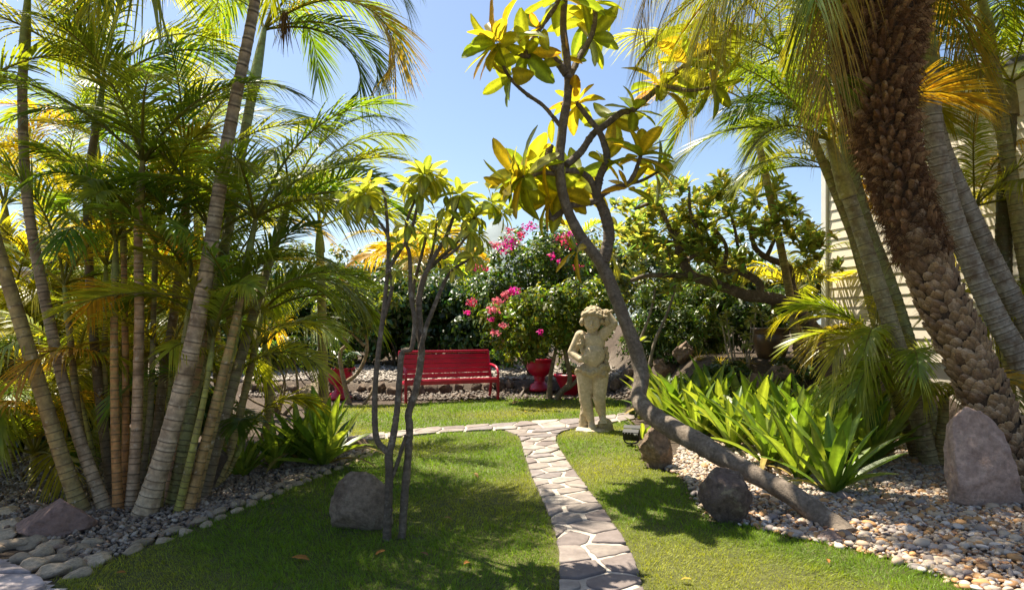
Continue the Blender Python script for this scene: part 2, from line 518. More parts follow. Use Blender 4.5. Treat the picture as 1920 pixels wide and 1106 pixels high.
# grass blades
def build_grass():
    g = Geo()
    bands = [(1.6, 3.2, 2500, 1.0), (3.2, 4.6, 9500, 1.0), (4.6, 6.5, 6000, 1.3), (6.5, 9.5, 3200, 1.8), (9.5, 14.6, 1500, 2.6)]
    x0, x1 = LAWN[:, 0].min(), LAWN[:, 0].max()
    for y0, y1, dens, k in bands:
        xa, xb = max(x0, -0.85 * y1), min(x1, 0.85 * y1)
        n = int((xb - xa) * (y1 - y0) * dens)
        x = R.uniform(xa, xb, n); y = R.uniform(y0, y1, n)
        jx, jy = x + R.normal(0, 0.025, n), y + R.normal(0, 0.025, n)
        ok = inside(LAWN, jx, jy) & ~inside(PA_POLY, jx, jy) & ~inside(PB_POLY, jx, jy) & ~inside(CORNER, x, y)
        x, y = x[ok], y[ok]; n = len(x)
        tuft = patch(x * 7, y * 7, 1.0) * 0.6 + patch(x * 2.2, y * 2.2, 1.0, 3) * 0.4
        dry = np.clip(patch(x, y, 1.15, 1.0) * 1.5 - 0.62 + R.normal(0, 0.10, n), 0, 1)
        L = (0.022 + 0.034 * tuft) * np.exp(R.normal(0, 0.25, n)) * (0.8 + 0.2 * k) * (1 - 0.35 * dry)
        a = R.uniform(0, 2 * np.pi, n); el = R.normal(0.95, 0.3, n)
        lean = patch(x * 3, y * 3, 1, 5) * 6.28
        d = np.stack([np.cos(a) * np.cos(el) + 0.35 * np.cos(lean), np.sin(a) * np.cos(el) + 0.35 * np.sin(lean), np.sin(el)], 1)
        nrm = np.stack([-np.sin(a), np.cos(a), 0.3 * np.ones(n)], 1)
        green = np.array([0.125, 0.215, 0.014]); yel = np.array([0.300, 0.310, 0.040])
        c = green * (1 - dry[:, None]) + yel * dry[:, None]
        c = c * np.exp(R.normal(0, 0.16, (n, 1)))
        strips(g, np.stack([x, y, gz(x, y) + 0.002], 1), d, np.cross(d, nrm), L, 0.0030 * k * np.exp(R.normal(0, 0.2, n)), 2, 0.25, [1.0, 0.8, 0.1], 0, c, c * 1.25)
    return tag(g.build('lawn_grass', M_GRASS), 'short green lawn grass with yellowed patches beside the stone path', 'grass', kind='stuff')
build_grass()

# ------------------------------------------------------------------ flagstone path
def clip_half(poly, p, n):
    """keep the side of the convex polygon where (q-p).n <= 0"""
    out = []
    for i in range(len(poly)):
        a, b = poly[i], poly[(i + 1) % len(poly)]
        da, db = (a - p).dot(n), (b - p).dot(n)
        if da <= 0: out.append(a)
        if (da < 0 < db) or (db < 0 < da): out.append(a + (b - a) * (da / (da - db)))
    return out

def cells(L, W, size, rng, gap, asp=1.0):
    """irregular cells of a rectangle L by W with gaps"""
    nu, nv = max(1, int(round(L / (size * asp)))), max(1, int(round(W / size)))
    seeds = []
    for i in range(nu):
        for j in range(nv):
            seeds.append(np.array([(i + 0.5 + rng.uniform(-0.36, 0.36)) * L / nu, (j + 0.5 + rng.uniform(-0.36, 0.36) + (0.25 if i % 2 else -0.25) * (nv > 1)) * W / nv]))
    res = []
    for a, s in enumerate(seeds):
        poly = [np.array(q, float) for q in ((0.01, gap * 0.6), (L - 0.01, gap * 0.6), (L - 0.01, W - gap * 0.6), (0.01, W - gap * 0.6))]
        for b, t in enumerate(seeds):
            if a == b: continue
            dv = t - s; dist = np.linalg.norm(dv)
            if dist > size * 4: continue
            n = dv / dist
            poly = clip_half(poly, (s + t) / 2 - n * gap * rng.uniform(0.35, 0.75), n)
            if len(poly) < 3: break
        if len(poly) >= 3: res.append(poly)
    return res

def stone_mesh(g, pts2, thick, col, rng, zoff=0.012):
    """a slab with a worn edge over a ground outline"""
    p = np.asarray(pts2, float); n0 = len(p)
    # subdivide and roughen the outline
    q = []
    for i in range(n0):
        a, b = p[i], p[(i + 1) % n0]
        k = max(1, int(np.linalg.norm(b - a) / 0.03))
        for t in np.arange(k) / k: q.append(a + (b - a) * t)
    q = np.array(q); c = q.mean(0)
    q = q * 0.84 + (np.roll(q, 1, 0) + np.roll(q, -1, 0)) * 0.08
    q = q + rng.normal(0, 0.003, q.shape)
    n = len(q)
    tilt = rng.normal(0, 0.008, 2); h0 = rng.uniform(-0.002, 0.009)
    def ring(s, dz):
        xy = c + (q - c) * s
        z = gz(xy[:, 0], xy[:, 1]) + zoff + dz + (xy - c).dot(tilt) + h0
        return np.column_stack([xy, z])
    r = max(np.linalg.norm(q - c, axis=1).mean(), 0.03)
    rings = [ring(1.0, -0.012), ring(1.0, thick - 0.004), ring(1 - 0.007 / r, thick - 0.0008), ring(1 - 0.03 / r, thick), ring(0.45, thick + 0.001)]
    v = np.vstack(rings + [np.append(c, gzf(*c) + zoff + thick + h0)])
    f4 = []
    for k in range(len(rings) - 1):
        for i in range(n):
            j = (i + 1) % n
            f4.append([k * n + i, k * n + j, (k + 1) * n + j, (k + 1) * n + i])
    base = (len(rings) - 1) * n; f3 = [[base + i, base + (i + 1) % n, len(rings) * n] for i in range(n)]
    g.add(v, f4, col); g.n -= len(v)            # the same vertices carry both face kinds
    g.f3.append(np.asarray(f3) + g.n); g.n += len(v)

FLAG_COLS = [(0.22, 0.185, 0.165), (0.27, 0.23, 0.205), (0.17, 0.14, 0.13), (0.31, 0.27, 0.235), (0.23, 0.195, 0.17), (0.20, 0.175, 0.17)]
def build_path(name, strip, size, seed, gap, asp=1.0, start=0.0):
    rng = np.random.default_rng(seed)
    a, b = strip
    L = np.linalg.norm(np.diff((a + b) / 2, axis=0), axis=1); cum = np.concatenate([[0], np.cumsum(L)])
    W = np.median(np.linalg.norm(a - b, axis=1))
    # mortar bed
    g = Geo(); n = len(a); kx = 9
    t = np.linspace(0, 1, kx)
    X = a[:, None, 0] * (1 - t) + b[:, None, 0] * t; Y = a[:, None, 1] * (1 - t) + b[:, None, 1] * t
    Z = gz(X, Y) + 0.014 - 0.02 * (np.abs(t - 0.5)[None] > 0.49)
    i = np.arange(n - 1)[:, None] * kx; j = np.arange(kx - 1)[None]
    g.add(np.stack([X, Y, Z], -1).reshape(-1, 3), np.stack([i + j, i + j + 1, i + kx + j + 1, i + kx + j], -1).reshape(-1, 4), np.array([0.45, 0.395, 0.335]))
    bed = tag(g.build(name, M_MORTAR, origin=(0, 0, 0)), kind='structure')
    def mp(uv):
        u = np.clip(uv[0], 0, cum[-1]); k = min(np.searchsorted(cum, u, 'right') - 1, len(L) - 1); k = max(k, 0)
        f = (u - cum[k]) / (L[k] + 1e-9); v = uv[1] / W
        A = a[k] * (1 - f) + a[k + 1] * f; B = b[k] * (1 - f) + b[k + 1] * f
        return A * (1 - v) + B * v
    for poly in cells(cum[-1], W, size, rng, gap, asp):
        dense = []
        for q in range(len(poly)):
            p0, p1 = poly[q], poly[(q + 1) % len(poly)]
            kk = max(1, int(np.linalg.norm(p1 - p0) / 0.06))
            for tt in np.arange(kk) / kk: dense.append(mp(p0 + (p1 - p0) * tt))
        g = Geo()
        col = np.array(FLAG_COLS[rng.integers(len(FLAG_COLS))]) * rng.uniform(0.85, 1.15)
        stone_mesh(g, dense, 0.010, col, rng, 0.014)
        g.build('flagstone', M_FLAG, bed)
    return bed
build_path('stone_path', PATH_A, 0.27, 8, 0.034, 0.9)
build_path('cross_path', PATH_B, 0.34, 5, 0.036, 1.1)

def build_corner():
    rng = np.random.default_rng(9)
    bed = sheet('paved_corner', CORNER, 0.05, 0.012, M_MORTAR, lambda x, y: np.tile([0.46, 0.40, 0.37], (len(x), 1)))
    lo = CORNER.min(0); ext = CORNER.max(0) - lo
    for poly in cells(ext[0], ext[1], 0.5, rng, 0.035, 1.0):
        pts = [lo + q for q in poly]
        ctr = np.mean(pts, 0)
        # clip by the corner outline (locally convex edge)
        hull = [np.array(q) for q in pts]
        for i in range(1, 5):
            e0, e1 = CORNER[i - 1] if i < 5 else CORNER[i], CORNER[i]
            dv = e1 - e0; n = np.array([-dv[1], dv[0]]); n /= np.linalg.norm(n) + 1e-9
            hull = clip_half(hull, e1 - n * 0.03, n)
            if len(hull) < 3: break
        if len(hull) < 3: continue
        hull = np.array(hull)
        if hull[:, 0].max() < -4.4: continue
        g = Geo()
        stone_mesh(g, hull, 0.012, np.array([0.40, 0.34, 0.33]) * rng.uniform(0.85, 1.15), rng, 0.012)
        g.build('flagstone', M_FLAG, bed)
build_corner()

# ------------------------------------------------------------------ stones
def rock_verts(seed, sub=4, planes=9, rough=0.10, flat=True):
    bm = bmesh.new(); bmesh.ops.create_icosphere(bm, subdivisions=sub, radius=1.0)
    rg = random.Random(seed)
    pl = []
    for _ in range(planes):
        d = Vector((rg.gauss(0, 1), rg.gauss(0, 1), rg.gauss(0, 0.8))).normalized()
        pl.append((d, rg.uniform(0.5, 0.86)))
    off = Vector((rg.uniform(0, 50), rg.uniform(0, 50), rg.uniform(0, 50)))
    for v in bm.verts:
        p = v.co.copy()
        for d, k in pl:
            e = p.dot(d) - k
            if e > 0: p -= d * e * 0.95
        h = mnoise.fractal(p * 1.7 + off, 1.0, 2.0, 4) * rough + mnoise.fractal(p * 5 + off, 0.8, 2.0, 5) * rough * 0.55
        v.co = p * (1 + h)
    v = np.array([tuple(q.co) for q in bm.verts]); f = np.array([[w.index for w in fc.verts] for fc in bm.faces])
    bm.free()
    return v, f

def rock(name, label, pos, size, seed, col, rotz=0.0, lean=0.0, sink=0.12, planes=9, rough=0.10, group=None, taper=0.0, parent=None):
    v, f = rock_verts(seed, 3 if parent else 5, planes + 4, rough * 1.3)
    v = v - [0, 0, 0]
    lo, hi = v.min(0), v.max(0)
    v = (v - (lo + hi) / 2) / (hi - lo)            # unit box
    v[:, 2] += 0.5
    if taper: v[:, :2] *= (1 - taper * v[:, 2:3])
    v = v * np.array(size)
    v[:, 0] += lean * v[:, 2]
    c, s = math.cos(rotz), math.sin(rotz)
    v[:, :2] = v[:, :2] @ np.array([[c, s], [-s, c]])
    pos = np.asarray(pos, float)
    g = Geo()
    nz = R.normal(0, 0.06, (len(v), 1))
    g.add(v + pos - [0, 0, sink * size[2]], f, np.array(col) * (1 + nz))
    o = g.build(name, M_SLAB if name in ('leaning_slab', 'flat_boulder', 'flat_stone') else M_ROCK, parent, origin=None if parent else tuple(pos))
    if not parent: tag(o, label, 'rock', group)
    return o

def on(px, py): return G(px, py)
rock('upright_stone', 'rounded grey standing stone on the lawn behind the thin twin trunks', on(680, 990), (0.50, 0.22, 0.50), 33, (0.29, 0.215, 0.15), 0.1, -0.05, 0.18, -1, 0.06, taper=0.18)
rock('boulder', 'squat dark brown boulder under the leaning frangipani trunk', on(1360, 975), (0.42, 0.36, 0.44), 22, (0.15, 0.11, 0.095), 0.4, 0, 0.12, 7, 0.05)
rock('stone_block', 'rough brown lava stone propping the bend of the frangipani trunk', on(1232, 876), (0.38, 0.32, 0.56), 23, (0.28, 0.195, 0.135), 0.3, 0.0, 0.1, 6, 0.13, taper=0.25)
rock('leaning_slab', 'pinkish pointed slab leaning at the foot of the shaggy palm', on(1852, 945), (0.74, 0.40, 0.88), 24, (0.52, 0.36, 0.28), -0.2, -0.14, 0.1, 6, 0.06, taper=0.62)
rock('flat_boulder', 'low reddish boulder at the foot of the leftmost palm stem', on(105, 995), (0.52, 0.46, 0.30), 25, (0.27, 0.18, 0.15), 0.3, 0, 0.2, 6, 0.06)
rock('upright_stone', 'dark brown stone standing right behind the cane palm clump', on(400, 915), (0.24, 0.2, 0.44), 26, (0.10, 0.075, 0.06), 0.2, 0, 0.1, 6, 0.06)
rock('pale_rock', 'tan mottled rock in the bed left of the pedestal urn', on(582, 764), (0.52, 0.42, 0.52), 27, (0.34, 0.27, 0.18), 0.5, 0, 0.12, 8, 0.12)
rock('small_rock', 'small brown rock beside the lily tuft at the path end', on(668, 842), (0.30, 0.22, 0.16), 28, (0.24, 0.16, 0.10), 0.2, 0, 0.2, 7, 0.1)
rock('flat_stone', 'small flat pinkish stone at the foot of the lying frangipani trunk', on(1556, 1012), (0.20, 0.12, 0.09), 29, (0.34, 0.24, 0.20), 0.5, 0, 0.3, 6, 0.08)
for i, (px, py, sx, sz, lab) in enumerate([
        (1246, 730, 0.42, 0.34, 'rough brown rock right of the frangipani trunk, nearest the statue'),
        (1284, 728, 0.45, 0.32, 'rough brown rock behind the lily bed, left of the terrace'),
        (1415, 728, 0.62, 0.42, 'brown retaining rock below the glazed pot, left one'),
        (1462, 722, 0.50, 0.40, 'rounded brown retaining rock below the glazed pot, right one'),
        (1520, 700, 0.55, 0.34, 'pinkish brown rock on the terrace right of the glazed pot'),
        (1556, 655, 0.50, 0.30, 'grey rubble rock at the foot of the white corner post')]):
    p = P(px, py, [11.6, 11.4, 9.6, 9.8, 10.6, 11.8][i])
    p[2] = gzf(p[0], p[1])
    rock('terrace_rock', lab, p, (sx, sx * 0.7, sz + 0.1), 40 + i, [(0.25, 0.17, 0.12), (0.23, 0.16, 0.12), (0.22, 0.14, 0.10), (0.30, 0.19, 0.12), (0.30, 0.20, 0.17), (0.24, 0.21, 0.19)][i], i * 0.7, 0, 0.15, 8, 0.15, 'rocks holding the terrace')
# low kerb of lava rocks behind the bench lawn
kerb = empty('rock_kerb', (-1.0, 14.1, 0), 'low dark kerb of lava rocks running behind the red bench', 'kerb')
for i in range(34):
    x = -5.4 + i * 0.27 + rnd.uniform(-0.05, 0.05)
    y = 13.95 + rnd.uniform(-0.12, 0.12) - 0.12 * math.sin(2.3 * x)
    s = rnd.uniform(0.22, 0.34)
    rock('lava_rock', None, (x, y, gzf(x, y)), (s, s * 0.8, s * rnd.uniform(0.7, 1.0)), 60 + i % 5, np.array((0.16, 0.115, 0.085)) * rnd.uniform(0.7, 1.4), rnd.uniform(0, 6), 0, 0.25, 8, 0.14, parent=kerb)

# cobbled edging of the left bed
def build_edging():
    root = empty('cobble_edging', G(420, 965), 'double row of pale cobbles edging the gravel bed under the cane palms', 'edging')
    rg = random.Random(4)
    variants = []
    for k in range(8):
        v, f = rock_verts(200 + k, 3, 11, 0.09)
        lo, hi = v.min(0), v.max(0); v = (v - (lo + hi) / 2) / (hi - lo)
        v[:, 2] += 0.5
        g = Geo(); g.add(v, f, np.array((0.48, 0.37, 0.25)) * rg.uniform(0.7, 1.2))
        me = g.mesh('cobble'); me.materials.append(M_ROCK_PALE); variants.append(me)
    line = np.array([G(*p) for p in [(702, 846), (640, 872), (560, 903), (480, 938), (400, 973), (335, 1000), (262, 1024), (200, 1048)]])
    path = smooth_path(line, 200)
    L = np.concatenate([[0], np.cumsum(np.linalg.norm(np.diff(path, axis=0), axis=1))])
    ox, oy, oz = root.location
    def cob(x, y, ang, sx, sy, sz):
        z = gzf(x, y) - 0.5 * sz
        M = Matrix.Translation((x - ox, y - oy, z - oz)) @ Matrix.Rotation(ang, 4, 'Z') @ Matrix.Rotation(rg.gauss(0, 0.06), 4, 'X') @ Matrix.Diagonal((sx, sy, sz, 1))
        put('cobble', variants[rg.randrange(8)], root, M)
    for row in range(2):
        s = rg.uniform(0, 0.1)
        while s < L[-1]:
            k = np.searchsorted(L, s); k = min(k, 198)
            p = path[k]; t = path[min(k + 2, 199)] - path[max(k - 2, 0)]
            a = math.atan2(t[1], t[0]); nrm = np.array([-math.sin(a), math.cos(a)])
            ln = rg.uniform(0.11, 0.20)
            o = (-0.055 if row else 0.05) + rg.gauss(0, 0.008)
            # nrm may point either way; rows sit on both sides of the line
            q = p[:2] + nrm * o
            cob(q[0], q[1], a + rg.gauss(0, 0.08), ln, rg.uniform(0.06, 0.085), rg.uniform(0.06, 0.09))
            s += ln + rg.uniform(0.015, 0.07)
    # larger cobbles where the bed meets the paving
    for px, py, sx, sy in [(180, 1052, .17, .11), (135, 1062, .19, .12), (100, 1072, .2, .1), (150, 1078, .18, .1), (62, 1062, .17, .13), (75, 1040, .2, .13), (105, 1050, .18, .1), (45, 1048, .15, .12), (30, 1020, .2, .15),
                           (62, 1018, .19, .14), (100, 1022, .2, .15), (140, 1034, .2, .12), (8, 1005, .22, .17), (-20, 1030, .2, .15), (15, 985, .2, .15), (-30, 990, .24, .18), (55, 995, .18, .14), (5, 962, .22, .16), (170, 1022, .16, .1)]:
        p = G(px, py)
        cob(p[0], p[1], rg.uniform(0.2, 0.9), sx, sy * 1.1, rg.uniform(0.08, 0.12))
M_ROCK_PALE = solid_mat('pale cobble', 18, 0.3, 0.9, 0.6, 0.01, tint=(0.22, 0.17, 0.12), scale2=5)
build_edging()

# pebbles
def ico(sub):
    bm = bmesh.new(); bmesh.ops.create_icosphere(bm, subdivisions=sub, radius=1.0)
    v = np.array([tuple(q.co) for q in bm.verts]); f = np.array([[w.index for w in fc.verts] for fc in bm.faces]); bm.free()
    return v, f
ICO1, ICO2 = ico(1), ico(2)
PCOL = np.array([(0.46, 0.38, 0.30), (0.40, 0.30, 0.21), (0.40, 0.22, 0.10), (0.28, 0.235, 0.21), (0.52, 0.45, 0.39), (0.22, 0.18, 0.165), (0.44, 0.24, 0.10), (0.27, 0.14, 0.075), (0.44, 0.34, 0.24), (0.34, 0.285, 0.25)])
def scatter_stones(name, poly, dens, size, cols, seed, label, ico_geo, flatk=0.6, rough=0.14, parent=None, individuals=0):
    rng = np.random.default_rng(seed)
    lo, hi = poly.min(0), poly.max(0)
    n = int((hi[0] - lo[0]) * (hi[1] - lo[1]) * dens)
    x = rng.uniform(lo[0], hi[0], n); y = rng.uniform(lo[1], hi[1], n)
    ok = inside(poly, x + rng.normal(0, 0.03, n), y + rng.normal(0, 0.03, n)) & (np.abs(x) < 0.83 * y + 0.4)
    x, y = x[ok], y[ok]; n = len(x)
    s = size * np.exp(rng.normal(0, 0.32, n))
    z = gz(x, y) + s * 0.25 + rng.uniform(0, 0.010, n)
    c = cols[rng.integers(len(cols), size=n)] * np.exp(rng.normal(0, 0.15, (n, 1)))
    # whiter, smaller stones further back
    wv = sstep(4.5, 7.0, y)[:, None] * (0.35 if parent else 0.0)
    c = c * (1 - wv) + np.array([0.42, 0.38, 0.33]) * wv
    iv, ifc = ico_geo
    vis = np.where((np.abs(x) < 0.76 * y) & (y > 3.55))[0]
    order = vis[np.argsort(-(s / y)[vis])][:individuals]
    solo = np.zeros(n, bool); solo[order] = True
    idx = np.where(~solo)[0]; m = len(idx)
    a = rng.uniform(0, 2 * np.pi, m); ca, sa = np.cos(a), np.sin(a)
    sc = np.stack([s[idx] * rng.uniform(0.9, 1.4, m), s[idx] * rng.uniform(0.7, 1.0, m), s[idx] * flatk * rng.uniform(0.7, 1.2, m)], 1)
    v = iv[None] * (1 + rng.normal(0, rough, (m, len(iv), 1))) * sc[:, None, :]
    tilt = rng.normal(0, 0.35, (m, 1))
    vx = v[..., 0] * ca[:, None] - v[..., 1] * sa[:, None]; vy = v[..., 0] * sa[:, None] + v[..., 1] * ca[:, None]
    vz = v[..., 2] + v[..., 0] * tilt
    V = np.stack([vx + x[idx, None], vy + y[idx, None], vz + z[idx, None]], -1)
    g = Geo()
    g.add(V.reshape(-1, 3), (np.arange(m)[:, None, None] * len(iv) + ifc[None]).reshape(-1, 3), np.repeat(c[idx], len(iv), 0))
    o = g.build(name, M_PEB, parent)
    tag(o, label, None if parent else 'gravel', kind='stuff')
    if individuals:
        var = []
        for k in range(len(cols) * 2):
            gg = Geo(); b = cols[k % len(cols)] * rng.uniform(0.85, 1.1)
            gg.add(ICO2[0] * (1 + rng.normal(0, 0.035, (len(ICO2[0]), 1))), ICO2[1], b)
            me = gg.mesh('pebble'); me.materials.append(M_PEB); var.append(me)
        for i in order:
            M = Matrix.Translation((x[i], y[i], z[i] + 0.004)) @ Matrix.Rotation(rng.uniform(0, 6.28), 4, 'Z') @ Matrix.Rotation(rng.normal(0, 0.3), 4, 'X') @ Matrix.Diagonal((s[i] * rng.uniform(1, 1.4), s[i] * rng.uniform(0.75, 1), s[i] * flatk * rng.uniform(0.8, 1.2), 1))
            put('pebble', var[rng.integers(len(var))], parent, M)
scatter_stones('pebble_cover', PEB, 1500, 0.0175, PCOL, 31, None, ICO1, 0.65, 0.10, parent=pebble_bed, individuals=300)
GCOL = np.array([(0.21, 0.16, 0.12), (0.27, 0.215, 0.165), (0.14, 0.105, 0.082), (0.36, 0.295, 0.23), (0.25, 0.17, 0.115)])
scatter_stones('grey_gravel', GRV, 1700, 0.0145, GCOL, 32, 'grey gravel covering the bed under the cane palms', ICO1, 0.75, 0.2)
BEDP = np.array([(-5.5, 13.2), (-1.2, 12.7), (2.4, 12.9), (2.4, 14.0), (-5.5, 14.0)])
scatter_stones('bench_gravel', BEDP, 350, 0.028, GCOL * 0.45, 33, 'shade-darkened gravel under the red bench behind the lawn', ICO1, 0.7, 0.2)  # shade around the bench is put into the darkened stone colour
WALKP = np.array([(-7.5, 14.4), (2.4, 14.4), (2.4, 17.2), (-7.5, 17.2)])
scatter_stones('walk_gravel', WALKP, 220, 0.035, np.array([(0.30, 0.26, 0.21), (0.36, 0.31, 0.26), (0.22, 0.19, 0.16)]), 34, 'pale gravel of the walk behind the bench', ICO1, 0.6, 0.2)

# ------------------------------------------------------------------ palms
GREEN_D = (0.090, 0.150, 0.020); GREEN_M = (0.135, 0.195, 0.024); GREEN_Y = (0.250, 0.280, 0.035); GREEN_O = (0.36, 0.27, 0.035)

def frond(parent, B, az, el, L, g=1.1, nl=40, ll=0.48, lw=0.030, ang=(62, 26), lift=0.35, ldroop=0.22, col=GREEN_M, tipcol=None, rach=(0.16, 0.17, 0.03), petiole=0.16, rr=0.013, roll=0.0, name='frond', seed=None, mat=None, arch=1.6):
    """one feather leaf: arching midrib with two rows of leaflets"""
    rng = np.random.default_rng(seed if seed is not None else R.integers(1 << 30))
    N = 26
    h = np.array([math.cos(az), math.sin(az), 0.0])
    t = np.linspace(0, 1, N)
    th = el - g * t ** arch                       # pitch of the midrib
    T = h[None] * np.cos(th)[:, None] + np.array([0, 0, 1.0])[None] * np.sin(th)[:, None]
    sway = rng.normal(0, 0.12)
    S0 = np.array([math.sin(az), -math.cos(az), 0.0])
    T = unit(T + S0[None] * (sway * t ** 1.5)[:, None])
    pts = np.asarray(B, float) + np.vstack([[0, 0, 0], np.cumsum(T[:-1], 0)]) * (L / (N - 1))
    U = unit(np.cross(S0[None], T)); U = np.where(U[:, 2:3] < -0.2, -U, U)
    S = unit(np.cross(T, U))
    ro = roll * t
    S, U = S * np.cos(ro)[:, None] + U * np.sin(ro)[:, None], U * np.cos(ro)[:, None] - S * np.sin(ro)[:, None]
    g2 = Geo()
    tube(g2, pts, rr * (1 - 0.85 * t) + 0.0012, 5, np.array(rach) * np.ones((N, 1)), cap=False)
    ti = np.linspace(petiole, 0.995, nl) + rng.normal(0, 0.25 / nl, nl)
    ti = np.clip(ti, petiole, 0.999)
    k = ti * (N - 1)
    def at(A): return np.stack([np.interp(k, np.arange(N), A[:, c]) for c in range(3)], 1)
    pp, tt, ss, uu = at(pts), unit(at(T)), unit(at(S)), unit(at(U))
    q = (ti - petiole) / (1 - petiole)
    leng = ll * (0.35 + 0.65 * np.sin(np.pi * np.clip(0.12 + 0.80 * q, 0, 1)) ** 0.8)
    colb = vary(col, 1, 0.13, 0.10, rng)[0]
    for sgn in (1, -1):
        a = np.radians(ang[0] + (ang[1] - ang[0]) * q + rng.normal(0, 4, nl))
        lf = lift + rng.normal(0, 0.10, nl)
        side = sgn * ss * np.cos(lf)[:, None] + uu * np.sin(lf)[:, None]
        d = tt * np.cos(a)[:, None] + side * np.sin(a)[:, None]
        nn = np.cross(side, tt) * sgn
        nn = np.where(nn[:, 2:3] < 0, -nn, nn)
        c = np.clip(colb[None] * np.exp(rng.normal(0, 0.12, (nl, 1))), 0, 1)
        lo = leng * np.exp(rng.normal(0, 0.07, nl))
        strips(g2, pp, d, nn, lo, lw * (0.75 + 0.25 * np.sin(np.pi * q)), 4, ldroop * (0.6 + 0.8 * rng.random(nl)), [0.55, 1.0, 0.9, 0.55, 0.04], 0, c, tipcol if tipcol is not None else c * 1.15, tipamt=0.6)
    return g2.build(name, mat or M_PALM, parent)

def ring_trunk(g, path, r, gap, base, dark, rng, sides=12, bulge=0.07, top=None, pale=None):
    """stem with leaf-scar rings; path rows x y z, r radii"""
    L = np.concatenate([[0], np.cumsum(np.linalg.norm(np.diff(path, axis=0), axis=1))])
    marks = []; s = 0.05
    while s < L[-1]:
        marks.append(s); s += gap * rng.uniform(0.6, 1.4) * (0.65 + 0.7 * min(1, s / max(L[-1], 1)))
    ss = sorted(set([0, L[-1]] + [m + o for m in marks for o in (-0.013, -0.0055, 0.0, 0.0055, 0.013, 0.03) if 0 < m + o < L[-1]]))
    ss = np.array(ss)
    pts = np.stack([np.interp(ss, L, path[:, c]) for c in range(3)], 1)
    rad = np.interp(ss, L, r)
    dm = np.min(np.abs(ss[:, None] - np.array(marks)[None]), 1)
    rad = rad * (1 + bulge * np.exp(-(dm / 0.012) ** 2))
    f = ss / L[-1]
    col = np.array(base)[None] * (1 - f[:, None]) + np.array(top if top is not None else base)[None] * f[:, None]
    col = col * np.exp(rng.normal(0, 0.10, (len(ss), 1)))
    isd = (dm < 0.004)
    col = np.where(isd[:, None], np.array(dark)[None], col)
    if pale is not None:
        isp = (dm >= 0.012) & (dm < 0.014)
        col = np.where(isp[:, None], np.array(pale)[None], col)
    tube(g, pts, rad, sides, col, cap=True)

GREY = (0.46, 0.345, 0.215); OLIVE = (0.29, 0.215, 0.08); RUST = (0.44, 0.20, 0.065); GREENC = (0.27, 0.28, 0.08); DARKC = (0.20, 0.15, 0.09)
CL = 'stems of the cane palm clump on the left'
def cane_palm(label, pix, w0, w1, base, top, gap=0.095, shaft=None, fronds=None, n=9, L=1.5, col=GREEN_M, seed=0, group=None, name='cane_palm', ll=0.45, elr=(0.55, 1.45), azs=None, nl=46, lw=0.018, g=1.2, stop=None, dead=False):
    """pix: (px, py, distance) from base to crown; the stem runs through them in space"""
    rng = np.random.default_rng(seed + 1000)
    pts = [P(*pix[0])]
    b = P(*pix[0]); b[2] = gzf(b[0], b[1]) - 0.03
    pts = [b] + [P(*q) for q in pix[1:]]
    path = smooth_path(pts, 60)
    root = empty(name, b, label, 'palm', group)
    slim = 0.80 if group == CL else 1.0
    r0 = slim * w0 / F * pix[0][2] / 2; r1 = slim * w1 / F * pix[-1][2] / 2
    t = np.linspace(0, 1, 60)
    r = r0 + (r1 - r0) * t + 0.35 * r0 * np.exp(-t * 22)
    g2 = Geo()
    ring_trunk(g2, path, r, gap, base, (0.055, 0.038, 0.022), rng, 12, top=top, pale=np.array(base) * 1.15)
    g2.build('trunk', M_CANE, root)
    tip = path[-1]; d = unit(path[-1] - path[-4])
    if shaft:
        ln, sc = shaft
        sp = smooth_path([tip - d * 0.02, tip + d * ln * 0.35, tip + d * ln], 14)
        tt = np.linspace(0, 1, 14)
        rr = r1 * (1.28 - 0.72 * tt ** 1.5)
        gs = Geo(); tube(gs, sp, rr, 12, np.array(sc)[None] * (1 - 0.25 * tt[:, None]) + np.array([0.03, 0.05, 0.0])[None] * tt[:, None])
        gs.build('crownshaft', M_CANE, root)
        tip = sp[-1]
    if azs is None:
        azs = [(i * 2.399 + seed * 1.3, None, None) for i in range(n)]
    for i, q in enumerate(azs):
        az = q[0]
        el = q[1] if q[1] is not None else elr[0] + (elr[1] - elr[0]) * (i + 0.5) / len(azs) + rng.normal(0, 0.1)
        LL = (q[2] if q[2] is not None else L) * rng.uniform(0.88, 1.1)
        cc = np.array(col)
        u = rng.random()
        if u < 0.22: cc = np.array(GREEN_Y)
        elif u < 0.30: cc = np.array(GREEN_O)
        frond(root, tip - d * 0.02 * i / len(azs), az, el, LL, g=g * rng.uniform(0.8, 1.25), nl=nl, ll=ll * rng.uniform(0.9, 1.1), lw=lw, col=cc, tipcol=np.array(cc) * (1.4, 1.15, 0.9), rach=(0.20, 0.20, 0.04), ang=(58, 20), lift=rng.uniform(0.1, 0.5), ldroop=rng.uniform(0.2, 0.55), roll=rng.normal(0, 0.5), seed=int(rng.integers(1 << 30)))
    if dead:
        gd = Geo(); m = 46
        b0 = np.tile(tip + np.array([0.22, -0.05, 0.13]), (m, 1)) + rng.normal(0, 0.02, (m, 3))
        dd = np.stack([rng.normal(0, 0.22, m), rng.normal(0, 0.22, m), -np.ones(m)], 1)
        strips(gd, b0, dd, (0.3, 1, 0), rng.uniform(0.15, 0.36, m), 0.008, 4, 0.2, [1, 1, 1, 0.8, 0.3], 0, (0.13, 0.07, 0.035))
        gd.build('dry_flower_stalk', M_FIBRE, root)
    return root

